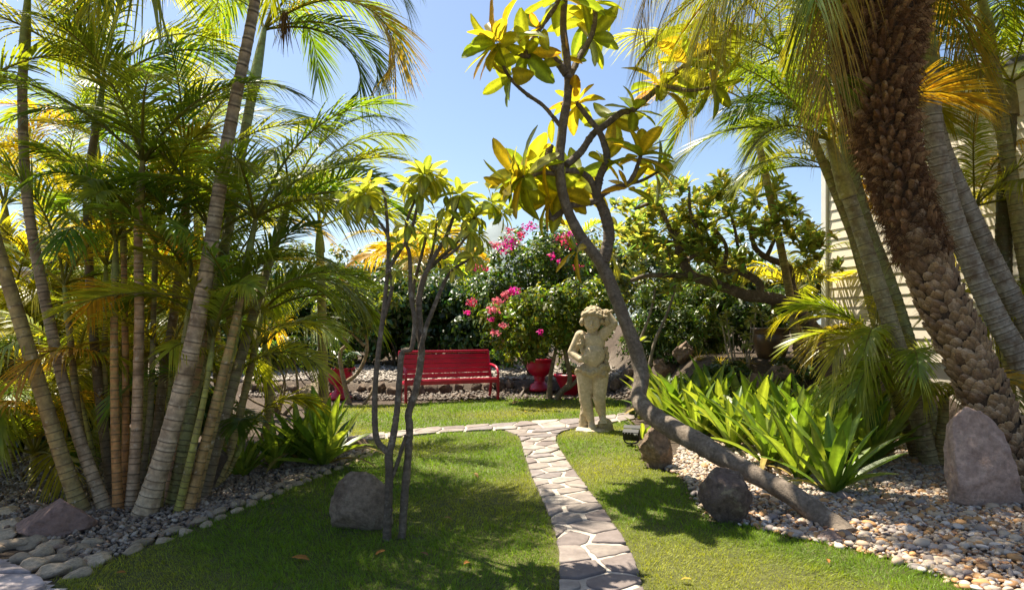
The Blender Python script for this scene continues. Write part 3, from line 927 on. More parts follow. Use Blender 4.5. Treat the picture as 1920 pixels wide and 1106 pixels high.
# main clump (distances about 5 m)
cane_palm('leftmost olive brown cane palm stem leaning out of the frame', [(155, 970, 5.05), (112, 845, 5.0), (52, 650, 4.95), (0, 480, 4.9), (-45, 330, 4.85)], 34, 26, OLIVE, OLIVE, 0.10, (0.5, GREENC), n=8, L=1.5, seed=1, group=CL, azs=[(0.3, 0.9, 1.2), (1.6, 0.8, 1.3), (3.2, 0.6, 1.3), (2.4, 1.1, 1.4)])
cane_palm('second cane palm stem from the left, brown, bowing left to the top', [(200, 972, 5.1), (135, 780, 5.15), (85, 565, 5.2), (52, 380, 5.2), (42, 190, 5.2), (46, 90, 5.2)], 27, 19, (0.36, 0.26, 0.15), DARKC, 0.085, (0.45, GREENC), n=9, L=1.7, seed=2, group=CL, azs=[(-0.3, 0.9, 1.6), (0.25, 1.15, 1.8), (-1.0, 0.7, 1.6), (1.0, 0.9, 1.6), (2.6, 0.7, 1.5), (3.5, 0.8, 1.5), (-1.6, 1.0, 1.7), (0.0, 0.45, 1.5), (-0.6, 0.3, 1.6), (0.5, 0.6, 1.6), (-1.2, 0.3, 1.5), (0.1, 1.3, 1.8)])
cane_palm('dark slender cane palm stem rising behind the orange ring stem', [(212, 955, 5.5), (186, 740, 5.6), (168, 520, 5.7), (165, 350, 5.7), (180, 240, 5.7)], 22, 17, (0.15, 0.11, 0.06), DARKC, 0.09, (0.35, (0.18, 0.20, 0.07)), n=7, L=1.4, seed=3, group=CL)
cane_palm('orange brown ringed cane palm stem with a yellow crownshaft', [(246, 962, 5.15), (256, 800, 5.2), (261, 600, 5.2), (259, 440, 5.2), (261, 392, 5.2)], 26, 18, (0.40, 0.28, 0.17), (0.42, 0.23, 0.075), 0.085, (0.38, (0.34, 0.24, 0.06)), n=8, L=1.35, seed=4, group=CL, col=GREEN_D)
cane_palm('thin rust coloured cane palm stem left of the orange ringed one', [(222, 958, 5.1), (216, 800, 5.15), (214, 620, 5.2), (216, 520, 5.25)], 22, 14, RUST, GREENC, 0.07, (0.3, GREENC), n=5, L=1.0, seed=5, group=CL, ll=0.36)
cane_palm('tall pale grey cane palm stem with dark rings leaning right, thickest of the clump', [(268, 975, 4.95), (322, 800, 5.0), (374, 585, 5.05), (415, 335, 5.1), (440, 195, 5.1), (468, 60, 5.1), (490, -70, 5.1)], 44, 22, GREY, (0.13, 0.10, 0.07), 0.105, (0.4, GREENC), n=9, L=1.9, seed=6, group=CL, col=GREEN_M, ll=0.62, nl=52,
          azs=[(3.1, 0.5, 1.9), (3.6, 0.35, 2.0), (2.5, 0.6, 1.9), (4.1, 0.45, 1.9), (3.3, 1.0, 2.0), (4.5, 0.4, 1.8), (1.9, 0.6, 1.7), (2.9, 0.2, 1.9), (3.8, 0.7, 1.9), (3.35, -0.1, 1.7), (4.0, 0.05, 1.8), (4.4, -0.1, 1.6), (3.0, 0.75, 2.0), (2.2, 0.3, 1.8)], g=1.5)
cane_palm('green and white banded cane palm stem with tall crown against the sky', [(322, 962, 5.2), (352, 800, 5.25), (388, 625, 5.6), (428, 430, 6.0), (452, 290, 6.3), (475, 165, 6.5)], 26, 22, (0.26, 0.25, 0.09), (0.24, 0.25, 0.13), 0.075, (0.68, (0.30, 0.36, 0.20)), seed=7, group=CL, col=GREEN_D, ll=0.52, nl=62, dead=True,
          azs=[(0.0, 0.62, 1.9), (-0.12, 0.95, 2.05), (0.05, 0.15, 1.6), (0.4, 0.8, 1.8), (1.4, 0.9, 1.6), (2.3, 1.0, 1.6), (0.15, 1.25, 2.0), (0.25, 0.4, 1.7)], g=2.2)
cane_palm('orange brown cane palm stem at the right front of the clump', [(350, 958, 5.05), (398, 780, 5.1), (440, 610, 5.2), (462, 500, 5.3)], 25, 16, (0.44, 0.26, 0.10), GREENC, 0.09, (0.42, GREENC), seed=8, group=CL, L=1.4, azs=[(0.1, 0.5, 1.3), (-0.5, 0.3, 1.2), (0.6, 0.9, 1.4), (1.6, 0.8, 1.3), (2.6, 0.9, 1.3), (3.7, 0.6, 1.2), (-1.4, 0.7, 1.2), (0.2, 1.2, 1.5)])
cane_palm('rightmost shaded cane palm stem leaning right with a green crownshaft', [(378, 945, 5.4), (428, 755, 5.5), (482, 565, 6.0), (512, 470, 6.3), (522, 440, 6.4)], 27, 19, DARKC, GREENC, 0.09, (0.42, (0.18, 0.20, 0.06)), seed=9, group=CL, L=1.5, azs=[(0.1, 0.75, 1.4), (-0.4, 0.4, 1.3), (0.5, 1.0, 1.5), (-0.1, 1.2, 1.6), (1.5, 0.8, 1.4), (2.4, 0.8, 1.3), (-1.3, 0.6, 1.3), (0.3, 0.2, 1.2)])
cane_palm('reddish cane palm stem squeezed behind the pale grey one', [(308, 962, 5.25), (345, 800, 5.3), (380, 640, 5.4), (392, 520, 5.45)], 26, 18, (0.38, 0.20, 0.10), GREENC, 0.08, (0.35, GREENC), n=5, L=1.2, seed=10, group=CL)
cane_palm('dark cane palm stem deep inside the clump', [(285, 945, 5.7), (300, 760, 5.8), (330, 560, 5.9), (345, 420, 5.9)], 22, 18, DARKC, OLIVE, 0.09, (0.35, OLIVE), n=6, L=1.4, seed=11, group=CL, col=GREEN_D)
cane_palm('yellow green young cane between the grey and the orange stems', [(332, 965, 5.0), (362, 840, 5.0), (384, 740, 5.05), (392, 690, 5.1)], 20, 12, (0.30, 0.27, 0.06), (0.30, 0.30, 0.06), 0.06, (0.25, (0.30, 0.30, 0.07)), n=5, L=0.9, seed=12, group=CL, ll=0.32, elr=(0.9, 1.4))
cane_palm('low young cane with a drooping frond at the foot of the clump, far left', [(160, 955, 5.25), (135, 880, 5.2), (118, 840, 5.2)], 16, 12, OLIVE, GREENC, 0.05, (0.2, GREENC), seed=13, group=CL, ll=0.34, azs=[(3.0, 0.7, 0.9), (3.7, 0.6, 0.9), (2.3, 0.9, 1.0), (4.3, 0.9, 0.8)], g=1.8)
cane_palm('short leafy cane on the right flank of the clump with fronds over the lilies', [(395, 935, 5.7), (430, 850, 5.8), (470, 690, 5.9), (480, 640, 6.0)], 20, 15, OLIVE, GREENC, 0.07, (0.3, GREENC), seed=14, group=CL, ll=0.42, azs=[(0.0, 0.8, 1.15), (-0.4, 0.7, 1.0), (0.6, 0.9, 1.2), (0.25, 0.5, 1.1), (1.7, 0.9, 1.1), (2.8, 0.8, 1.1)], g=1.9)
cane_palm('short cane with a dark low frond beside the small lily tuft', [(405, 930, 5.8), (430, 880, 5.9), (445, 850, 5.9)], 14, 11, OLIVE, GREENC, 0.05, (0.15, GREENC), seed=15, group=CL, ll=0.32, col=GREEN_D, azs=[(0.6, 1.1, 0.7), (2.0, 0.9, 0.7), (-1.2, 0.9, 0.6)], g=1.5)
for i, (x0, y0, x1, y1, x2, y2, Y, w, b, t, lab) in enumerate([
        (232, 955, 236, 760, 232, 470, 5.35, 17, RUST, OLIVE, 'slender rusty cane just left of the orange ringed stem, behind it'),
        (296, 958, 318, 800, 352, 600, 5.1, 17, (0.36, 0.30, 0.10), GREENC, 'slender yellowish cane directly right of the pale grey foot'),
        (182, 960, 150, 800, 128, 600, 5.35, 18, OLIVE, DARKC, 'slender olive cane between the two leftmost stems'),
        (262, 950, 282, 760, 290, 520, 5.5, 15, DARKC, GREENC, 'thin dark cane right of the orange ringed stem'),
        (362, 950, 405, 790, 436, 660, 5.2, 18, (0.36, 0.24, 0.10), GREENC, 'slender brown cane between the two rightmost stems'),
        (205, 950, 196, 760, 198, 560, 5.6, 16, OLIVE, GREENC, 'thin olive cane left of the rust coloured one')]):
    cane_palm(lab, [(x0, y0, Y), (x1, y1, Y + .05), (x2, y2, Y + .1)], w, w * 0.75, b, t, 0.085, (0.3, GREENC), n=5, L=1.15, seed=110 + i, group=CL, ll=0.38, elr=(0.4, 1.4))
for i, (x0, y0, x2, y2, Y, lab) in enumerate([
        (240, 945, 225, 700, 5.75, 'young leafy shoot between the rust coloured and orange ringed stems'),
        (300, 945, 322, 690, 5.75, 'young leafy shoot right of the pale grey foot, behind it'),
        (190, 945, 140, 690, 5.7, 'young leafy shoot between the second stem and the dark slender one'),
        (360, 940, 420, 720, 5.75, 'young leafy shoot behind the two rightmost stems'),
        (150, 940, 70, 760, 5.6, 'young leafy shoot left of the leftmost olive stem'),
        (270, 940, 275, 600, 5.95, 'taller leafy shoot in the heart of the clump')]):
    cane_palm(lab, [(x0, y0, Y), ((x0 + x2) / 2, (y0 + y2) / 2 - 10, Y), (x2, y2, Y)], 12, 8, (0.26, 0.26, 0.07), GREENC, 0.07, None, n=6, L=1.05, seed=140 + i, group=CL, ll=0.34, nl=40, lw=0.016, col=GREEN_Y, elr=(0.4, 1.35), g=1.5)  # bright yellow green puts the glow of sun into the shoots' leaf colour
# crowns behind the clump; the yellow ones carry sunlight in their leaf colour
BK = 'sunlit palms behind the clump'
for i, (px, py, Y, n, col, lab) in enumerate([
        (70, 560, 7.2, 9, GREEN_Y, 'yellow green palm behind the two leftmost cane stems'),
        (150, 640, 7.6, 9, GREEN_Y, 'bright low palm glowing behind the second cane stem'),
        (235, 560, 7.8, 9, GREEN_M, 'feathery palm seen between the orange ringed stem and the dark one'),
        (330, 660, 7.4, 9, GREEN_M, 'shaded feathery palm behind the pale grey cane stem'),
        (430, 560, 7.8, 9, GREEN_M, 'feathery palm behind the right side of the cane clump'),
        (20, 700, 7.0, 8, GREEN_Y, 'pale low palm at the left edge behind the leaning stem'),
        (300, 400, 8.0, 9, GREEN_M, 'higher feathery palm behind the cane crowns'),
        (600, 470, 8.6, 8, GREEN_M, 'feathery palm with long low fronds left of the thin twin trunks'),
        (120, 420, 8.4, 10, GREEN_Y, 'sunlit palm crown high behind the second and third cane stems'),
        (400, 470, 8.8, 10, GREEN_Y, 'sunlit palm crown behind the top of the reddish cane stem'),
        (10, 430, 8.0, 9, GREEN_Y, 'bright palm crown at the left edge in front of the neighbour roof'),
        (270, 740, 7.2, 9, GREEN_Y, 'very low glowing palm tuft behind the foot of the clump'),
        (180, 300, 8.6, 10, GREEN_M, 'tall palm crown behind the dark slender cane'),
        (500, 690, 8.2, 8, GREEN_M, 'low feathery palm right behind the clump above the lilies'),
        (90, 770, 7.0, 9, GREEN_Y, 'low bright palm tuft left of the clump above the reddish boulder'),
        (370, 300, 8.8, 10, GREEN_M, 'tall palm crown behind the tall pale grey stem')]):
    b = P(px + 20, 640, Y); y0 = HY + F * (CAMH - gzf(b[0], Y)) / Y
    cane_palm(lab, [(px + rnd.uniform(-25, 25), y0, Y), (px + 5, (y0 + py) / 2, Y), (px, py, Y)], 20, 15, OLIVE, GREENC, 0.09, (0.3, GREENC), n=n, L=1.5, col=col, seed=30 + i, group=BK, nl=42, lw=0.020, elr=(0.35, 1.4))

# right-hand palms
RG = 'ringed palms beside the cream house'
cane_palm('slim ringed palm with a yellow crownshaft left of the shaggy palm', [(1748, 872, 6.9), (1700, 705, 7.0), (1655, 560, 7.1), (1612, 430, 7.2), (1590, 365, 7.2)], 32, 25, (0.30, 0.25, 0.12), (0.30, 0.27, 0.15), 0.11, (0.62, (0.36, 0.30, 0.09)), seed=50, group=RG, L=1.9, ll=0.55, nl=66, lw=0.022, col=GREEN_D, azs=[(3.0, 0.35, 1.8), (3.4, 0.75, 2.0), (2.7, 1.1, 2.0), (4.2, 0.5, 1.7), (5.2, 0.5, 1.5), (0.2, 0.7, 1.7), (2.0, 0.9, 1.8), (3.8, 0.15, 1.7)])
cane_palm('green ringed palm stem crossing just behind the yellow crownshaft one', [(1765, 850, 7.5), (1722, 700, 7.6), (1672, 540, 7.7), (1630, 430, 7.8), (1600, 330, 7.8)], 26, 21, (0.22, 0.22, 0.08), (0.24, 0.25, 0.10), 0.11, (0.5, GREENC), seed=51, group=RG, L=1.8, ll=0.52, nl=66, lw=0.022, col=GREEN_D, n=9)
cane_palm('pale grey ringed palm stem close behind the shaggy palm', [(1990, 830, 6.9), (1925, 700, 6.9), (1860, 580, 7.0), (1795, 430, 7.1), (1755, 280, 7.1), (1742, 130, 7.1)], 42, 32, (0.33, 0.29, 0.23), (0.25, 0.21, 0.15), 0.085, (0.6, GREENC), seed=52, group=RG, L=1.9, ll=0.55, nl=66, lw=0.022, azs=[(0.0, 0.8, 1.8), (-0.6, 0.5, 1.7), (0.7, 1.0, 1.8), (1.7, 0.8, 1.7), (2.8, 1.0, 1.8), (4.0, 0.8, 1.7), (5.0, 0.6, 1.6)])
cane_palm('pale ringed palm stem right of the shaggy palm, in front of the siding', [(2060, 820, 7.2), (1975, 690, 7.2), (1895, 555, 7.3), (1830, 425, 7.4), (1770, 290, 7.4), (1740, 180, 7.4)], 40, 30, (0.32, 0.28, 0.22), (0.27, 0.23, 0.17), 0.09, (0.5, GREENC), seed=53, group=RG, L=1.9, ll=0.55, nl=66, lw=0.022, n=8)
cane_palm('dark upright palm stem at the right edge before the siding', [(1890, 800, 8.2), (1882, 560, 8.2), (1884, 380, 8.2), (1892, 215, 8.2)], 30, 26, (0.10, 0.09, 0.035), (0.12, 0.12, 0.04), 0.10, (0.4, OLIVE), seed=54, group=RG, L=1.8, ll=0.6, nl=66, lw=0.024, azs=[(3.1, 0.9, 1.8), (3.7, 0.5, 1.7), (2.6, 0.6, 1.7), (4.4, 0.9, 1.8), (4.9, 0.2, 1.6), (0.0, 0.7, 1.6), (3.3, 0.1, 1.5), (1.6, 0.7, 1.5)])
cane_palm('palm crown between frangipani and shaggy palm, stem behind the slim ringed one', [(1730, 840, 8.4), (1670, 640, 8.6), (1590, 420, 8.8), (1520, 250, 8.9), (1490, 170, 8.9)], 18, 15, OLIVE, GREENC, 0.11, (0.5, GREENC), seed=55, group=RG, L=2.1, ll=0.55, nl=64, lw=0.024, col=GREEN_M, n=9, elr=(0.0, 1.3))
cane_palm('tall palm whose crown fills the top right corner', [(1990, 800, 8.0), (1935, 560, 8.0), (1890, 300, 8.0), (1860, 120, 8.0), (1850, 60, 8.0)], 28, 24, OLIVE, GREENC, 0.11, (0.4, GREENC), seed=56, group=RG, L=2.0, ll=0.6, nl=64, lw=0.026, col=GREEN_M, n=13, elr=(-0.1, 1.3))
for i, (px, py, Y, ty, lab) in enumerate([(60, 930, 5.8, 850, 'low palm tuft with arching fronds at the left edge above the reddish boulder'), (-30, 900, 6.2, 730, 'leafy low palm half cut by the left edge of the picture'), (120, 880, 6.6, 720, 'low feathery palm behind the leftmost cane stems'), (20, 880, 6.7, 640, 'bright feathery palm behind the leaning stem at the left edge')]):
    cane_palm(lab, [(px, py, Y), (px, (py + ty) / 2, Y), (px + 5, ty, Y)], 14, 11, OLIVE, GREENC, 0.06, None, n=10, L=1.15, seed=130 + i, group=BK, ll=0.38, nl=48, lw=0.018, col=GREEN_Y if i else GREEN_M, elr=(0.1, 1.3), g=1.7)
cane_palm('palm crown above the spreading frangipani, stem beside the glazed pot', [(1500, 660, 10.6), (1475, 520, 10.6), (1440, 350, 10.6), (1418, 250, 10.6)], 15, 13, OLIVE, GREENC, 0.12, (0.5, GREENC), seed=57, group=RG, L=2.4, ll=0.62, nl=64, lw=0.028, col=GREEN_M, n=10, elr=(0.0, 1.35))
cane_palm('leafy palm with fronds spread across the house corner', [(1690, 800, 8.6), (1640, 600, 9.0), (1600, 450, 9.2), (1580, 370, 9.2)], 18, 14, OLIVE, GREENC, 0.11, (0.4, GREENC), seed=58, group=RG, L=1.7, ll=0.5, nl=56, lw=0.024, col=GREEN_M, n=11, elr=(-0.2, 1.2))
cane_palm('yellowish palm with fronds spread over the siding at the right edge', [(1905, 790, 8.0), (1880, 620, 8.1), (1850, 470, 8.2), (1840, 430, 8.2)], 18, 14, OLIVE, GREENC, 0.10, (0.3, GREENC), seed=59, group=RG, L=1.6, ll=0.48, nl=56, lw=0.023, col=GREEN_Y, n=11, elr=(-0.1, 1.2))
LOWG = 'low palms in the pebble bed'
low_specs = [(1742, 868, 6.95, 1700, 690, 'low bushy palm with yellow orange fronds below the slim ringed palm', GREEN_Y, [(3.0, 0.7, 1.3), (3.4, 0.25, 1.15), (2.7, 0.95, 1.2), (3.7, 0.4, 1.1), (4.3, 0.6, 1.0), (2.2, 0.9, 1.2), (1.3, 0.8, 1.1), (0.2, 0.8, 1.0), (3.6, 0.05, 1.0)]),
             (1765, 872, 6.85, 1770, 745, 'small low palm with a bright fan of fronds before the leaning slab', (0.20, 0.23, 0.02), [(4.5, 0.5, 0.7), (3.9, 0.6, 0.75), (5.2, 0.6, 0.7), (3.2, 0.5, 0.8), (5.8, 0.7, 0.8), (2.5, 0.8, 0.8)]),
             (1725, 862, 7.2, 1640, 640, 'orange tinted low palm arching towards the glazed pot', GREEN_Y, [(3.4, 0.5, 1.0), (3.8, 0.3, 0.95), (2.8, 0.9, 1.0), (4.2, 0.5, 1.0), (2.2, 0.8, 1.3), (1.0, 0.9, 1.2)]),
             (1930, 800, 7.6, 1960, 590, 'low palm with orange tips at the right edge', GREEN_Y, [(3.1, 0.5, 1.4), (3.4, 0.2, 1.2), (2.7, 0.9, 1.4), (4.2, 0.6, 1.2), (5.0, 0.8, 1.2), (1.6, 0.9, 1.2)])]
for i, (bx, by, Y, tx, ty, lab, col, azs) in enumerate(low_specs):
    cane_palm(lab, [(bx, by, Y), ((bx * 2 + tx) / 3, (by * 2 + ty) / 3, Y), (tx, ty, Y)], 26, 16, OLIVE, GREENC, 0.06, None, seed=60 + i, group=LOWG, ll=0.40, nl=50, lw=0.017, col=col, azs=azs, g=1.5)

# the shaggy date palm
def date_palm():
    Y = 5.9
    pix = [(1915, 930, Y), (1880, 830, Y), (1828, 700, Y), (1760, 550, Y), (1705, 400, Y), (1672, 300, Y), (1648, 180, Y), (1645, 60, Y), (1648, -50, Y), (1652, -110, Y)]
    wid = [96, 84, 80, 80, 80, 84, 108, 142, 152, 145]
    b = P(*pix[0]); b[2] = gzf(b[0], b[1]) - 0.05
    pts = [np.append(b, wid[0])] + [np.append(P(*q), w) for q, w in zip(pix[1:], wid[1:])]
    path = smooth_path(pts, 120)
    root = empty('date_palm', b, 'thick shaggy date palm trunk covered in brown leaf bases, leaning left', 'palm')
    r = path[:, 3] / F * Y / 2
    path = path[:, :3]
    g = Geo(); tube(g, path, r * 0.93, 20, (0.075, 0.05, 0.03), rough=0.02)
    g.build('trunk', M_BOOT, root)
    L = np.concatenate([[0], np.cumsum(np.linalg.norm(np.diff(path, axis=0), axis=1))])
    T = unit(np.gradient(path, axis=0))
    # leaf-base meshes: a blunt scale, +X points outward-up the stem
    rng = np.random.default_rng(77)
    def boot(w, l, th, col, ragged=0.0):
        gg = Geo()
        prof = [(-0.5, 0.55, 0.0), (-0.2, 0.95, 0.45), (0.15, 0.85, 0.85), (0.42, 0.42, 1.0), (0.5, 0.15, 0.92)]
        vs, fs = [], []
        for a, ww, hh in prof:
            j = rng.normal(0, 0.06 + ragged, 3)
            vs += [(a * l + j[0] * l * 0.3, -ww * w / 2, hh * th * 0.55 - 0.01), (a * l, -ww * w * 0.22, hh * th * (1 + j[1])), (a * l, ww * w * 0.22, hh * th * (1 + j[2])), (a * l + j[0] * l * 0.3, ww * w / 2, hh * th * 0.55 - 0.01)]
        for i in range(len(prof) - 1):
            for k in range(3):
                q = i * 4 + k; fs.append([q, q + 1, q + 5, q + 4])
        q = (len(prof) - 1) * 4
        vs += [(0.25 * l, -w * 0.1, -0.01), (0.25 * l, w * 0.1, -0.01)]
        fs += [[q, q + 1, len(vs) - 2, len(vs) - 2], ]
        fs = [f for f in fs if len(set(f)) == 4] + [[q + 1, q + 2, len(vs) - 1, len(vs) - 2]]
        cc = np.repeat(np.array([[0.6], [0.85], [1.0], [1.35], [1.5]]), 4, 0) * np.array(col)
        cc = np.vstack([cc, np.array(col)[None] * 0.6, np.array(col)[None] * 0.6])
        gg.add(vs, fs, cc)
        return gg
    lowcol = [(0.26, 0.17, 0.09), (0.32, 0.21, 0.11), (0.20, 0.125, 0.07), (0.36, 0.25, 0.15)]
    hicol = [(0.24, 0.13, 0.06), (0.17, 0.09, 0.045), (0.32, 0.19, 0.09)]
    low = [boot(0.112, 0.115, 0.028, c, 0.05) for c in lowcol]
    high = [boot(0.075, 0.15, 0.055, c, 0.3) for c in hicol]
    def mk(lst):
        out = []
        for q in lst:
            me = q.mesh('leaf_base', smooth=False); me.materials.append(M_BOOT); out.append(me)
        return out
    mlow, mhigh = mk(low), mk(high)
    items = []
    s = 0.03; row = 0
    while s < L[-1] - 0.1:
        k = int(np.searchsorted(L, s)); rad = r[k]
        up = sstep(2.2, 3.1, s)
        cnt = int(round(2 * math.pi * rad / 0.092))
        for j in range(cnt):
            th = 2 * math.pi * (j + 0.5 * (row % 2)) / cnt + rng.normal(0, 0.08)
            items.append((s + rng.normal(0, 0.016), th, up))
        s += 0.053; row += 1
    ref = np.array([1.0, 0, 0])
    place = []
    for s, th, up in items:
        s = min(max(s, 0), L[-1])
        k = min(int(np.searchsorted(L, s)), len(path) - 1)
        t = T[k]; a = unit(ref - t * ref.dot(t)); bb = np.cross(t, a)
        out = a * math.cos(th) + bb * math.sin(th)
        pos = path[k] + out * r[k] * 0.92
        d = unit(t * 1.0 + out * (0.10 + 0.25 * float(up)))
        place.append((pos, d, out, up, out.dot(unit(np.array([0, 0, CAMH]) - pos))))
    place.sort(key=lambda q: -q[4] if q[0][2] < 4.6 else 5)
    rest = Geo()
    ox = np.array(root.location)
    for i, (pos, d, out, up, fac) in enumerate(place):
        hi = rng.random() < up
        s = rng.uniform(0.75, 1.25); d = unit(d + rng.normal(0, 0.10, 3))
        if i < 300:
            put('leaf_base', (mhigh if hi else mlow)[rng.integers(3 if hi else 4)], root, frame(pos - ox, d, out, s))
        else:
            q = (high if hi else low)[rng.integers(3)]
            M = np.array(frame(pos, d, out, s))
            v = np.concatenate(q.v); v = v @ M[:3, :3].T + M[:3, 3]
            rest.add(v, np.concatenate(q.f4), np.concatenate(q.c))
    tag(rest.build('leaf_base_cover', M_BOOT, root, smooth=False), kind='stuff')
    # loose fibre on the upper trunk
    gf = Geo(); m = 16000
    ks = np.searchsorted(L, L[-1] - 0.05 - (L[-1] - 2.3) * rng.random(m) ** 1.4); ks = np.clip(ks, 0, len(path) - 1)
    th = rng.uniform(0, 2 * np.pi, m)
    t = T[ks]; a = unit(ref[None] - t * (t @ ref)[:, None]); bb = np.cross(t, a)
    out = a * np.cos(th)[:, None] + bb * np.sin(th)[:, None]
    tang = np.cross(t, out)
    pos = path[ks] + out * (r[ks] * rng.uniform(0.95, 1.12, m))[:, None]
    d = unit(t * rng.normal(0.2, 0.7, (m, 1)) + out * rng.uniform(0.15, 0.75, (m, 1)) + tang * rng.normal(0, 0.8, (m, 1)))
    c = np.array([(0.20, 0.10, 0.045), (0.12, 0.06, 0.03), (0.27, 0.15, 0.07), (0.09, 0.05, 0.028)])[rng.integers(4, size=m)]
    strips(gf, pos, d, tang, rng.uniform(0.05, 0.15, m), 0.0055, 3, 0.5, [1, 0.9, 0.7, 0.2], 0, c)
    tag(gf.build('fibre', M_FIBRE, root), kind='stuff')
    # crown above the frame, long fronds hanging into it
    tip = path[-1]
    spec = []
    for i in range(22):
        spec.append((i * 2.399, 0.35 + 1.0 * ((i * 7) % 22) / 22, rng.uniform(2.1, 2.6), 1.9))
    spec += [(2.75 + 0.11 * q, -0.35 + 0.09 * ((q * 5) % 11), 1.7 + 0.09 * ((q * 7) % 10), 0.9 + 0.12 * ((q * 3) % 7)) for q in range(13)]
    spec += [(3.25, 0.25, 2.5, 1.7), (3.5, 0.05, 2.4, 1.5), (2.9, 0.1, 2.3, 1.5), (3.75, 0.3, 2.5, 1.9), (3.1, 0.55, 2.7, 2.2), (3.9, -0.1, 2.2, 1.2), (2.6, 0.0, 2.2, 1.4), (3.3, -0.2, 2.0, 1.1), (5.6, 0.2, 2.2, 1.6), (0.1, 0.2, 2.3, 1.6), (0.5, 0.0, 2.1, 1.4)]
    for i, (az, el, LL, gg) in enumerate(spec):
        old = i % 6 == 3
        frond(root, tip + np.array([math.cos(az), math.sin(az), 0]) * 0.12, az, el, LL, g=gg, nl=62, ll=0.44, lw=0.0105, ang=(46, 22), lift=0.1, ldroop=0.95, col=(0.27, 0.19, 0.045) if old else (GREEN_Y if i % 3 == 0 else GREEN_M), tipcol=(0.33, 0.23, 0.05), rach=(0.26, 0.20, 0.05), rr=0.014, seed=900 + i, roll=rng.normal(0, 0.3), arch=1.2)
    return root
date_palm()

# ------------------------------------------------------------------ broad-leaved trees
def leaf_proto(name, width, fold, curl, col, mid, mat, nseg=8, shape=None, tipcol=None, wave=0.0, seed=0):
    """a leaf of length 1 along +X, upper side +Z"""
    rng = np.random.default_rng(seed)
    t = np.linspace(0, 1, nseg + 1)
    if shape is None: shape = np.clip(np.sin(np.pi * np.clip(0.02 + 0.965 * t ** 1.1, 0, 1)), 0, 1) ** 0.58
    w = width * np.asarray(shape) / 2
    ang = curl * t
    x = np.concatenate([[0], np.cumsum(np.cos(ang[:-1]))]) / nseg; z = -np.concatenate([[0], np.cumsum(np.sin(ang[:-1]))]) / nseg
    vs = []; cs = []
    for i in range(nseg + 1):
        wv = wave * rng.normal(0, 1, 2)
        c = np.array(col) * (1 - 0.15 * t[i]); 
        if tipcol is not None: c = c * (1 - t[i] ** 2) + np.array(tipcol) * t[i] ** 2
        for s, k in ((-1, 1.0), (-0.5, 0.5), (0, 0), (0.5, 0.5), (1, 1.0)):
            vs.append((x[i], s * w[i], z[i] + fold * w[i] * k + (wv[0] if s < 0 else wv[1]) * k * w[i]))
            cs.append(c if s else np.array(mid))
    fs = []
    for i in range(nseg):
        for k in range(4):
            q = i * 5 + k; fs.append([q, q + 5, q + 6, q + 1])
    g = Geo(); g.add(vs, fs, cs)
    me = g.mesh(name); me.materials.append(mat)
    return me

def protos(n, cols, width, mat, seed, fold=(0.15, 0.5), curl=(0.1, 0.8), mids=1.5, tip=None, wave=0.05, shape=None, name='leaf'):
    rg = random.Random(seed); out = []
    for i in range(n):
        c = np.array(cols[i % len(cols)]) * rg.uniform(0.85, 1.15)
        out.append(leaf_proto(name, width * rg.uniform(0.85, 1.15), rg.uniform(*fold), rg.uniform(*curl), c, np.clip(c * mids, 0, 0.8), mat, 8, shape, tip, wave, seed + i))
    return out

def rosette(parent, tip, axis, n, size, prot, rg, spread=(0.5, 1.5), stuff=None, name='leaf', droop=0.0):
    ox = np.array(parent.location)
    axis = unit(axis)
    a = unit(np.cross(axis, [0.3, 0.9, 0.2])); b = np.cross(axis, a)
    ph = rg.uniform(0, 6.28)
    for i in range(n):
        th = ph + i * 2.399 + rg.gauss(0, 0.15)
        e = spread[0] + (spread[1] - spread[0]) * (i + 0.5) / n + rg.gauss(0, 0.10)
        out = a * math.cos(th) + b * math.sin(th)
        d = axis * math.cos(e) + out * math.sin(e)
        d = unit(d + np.array([0, 0, -droop * math.sin(e)]))
        nrm = axis * math.sin(e) - out * math.cos(e)
        nrm = unit(nrm + np.array([0, 0, 0.25]))
        pos = np.asarray(tip) - axis * (0.04 * size / 0.3) * i / n + out * 0.012
        s = size * rg.uniform(0.75, 1.15) * (0.75 + 0.25 * min(1, i / 3))
        put(name, prot[rg.randrange(len(prot))], parent, frame(pos - ox, d, nrm, s))

def limb(g, pix, w0, w1, col, n=None, rough=0.03, seed=0, sides=9, knob=0.0):
    """branch through photo points (px, py, distance); w in photo pixels at that distance"""
    pts = smooth_path([P(*q) for q in pix], n or 8 * len(pix))
    t = np.linspace(0, 1, len(pts))
    Ym = np.interp(t, np.linspace(0, 1, len(pix)), [q[2] for q in pix])
    w = (np.interp(t, np.linspace(0, 1, len(w0)), w0) if hasattr(w0, '__len__') else w0 + (w1 - w0) * t)
    r = w / F * Ym / 2
    rg = np.random.default_rng(seed)
    if knob: r = r * (1 + knob * np.maximum(0, rg.normal(0, 1, len(r))) ** 2 * 0.3)
    c = np.array(col)[None] * np.exp(rg.normal(0, 0.12, (len(pts), 1)))
    tube(g, pts, r, sides, c, rough=rough, seed=seed)
    return pts

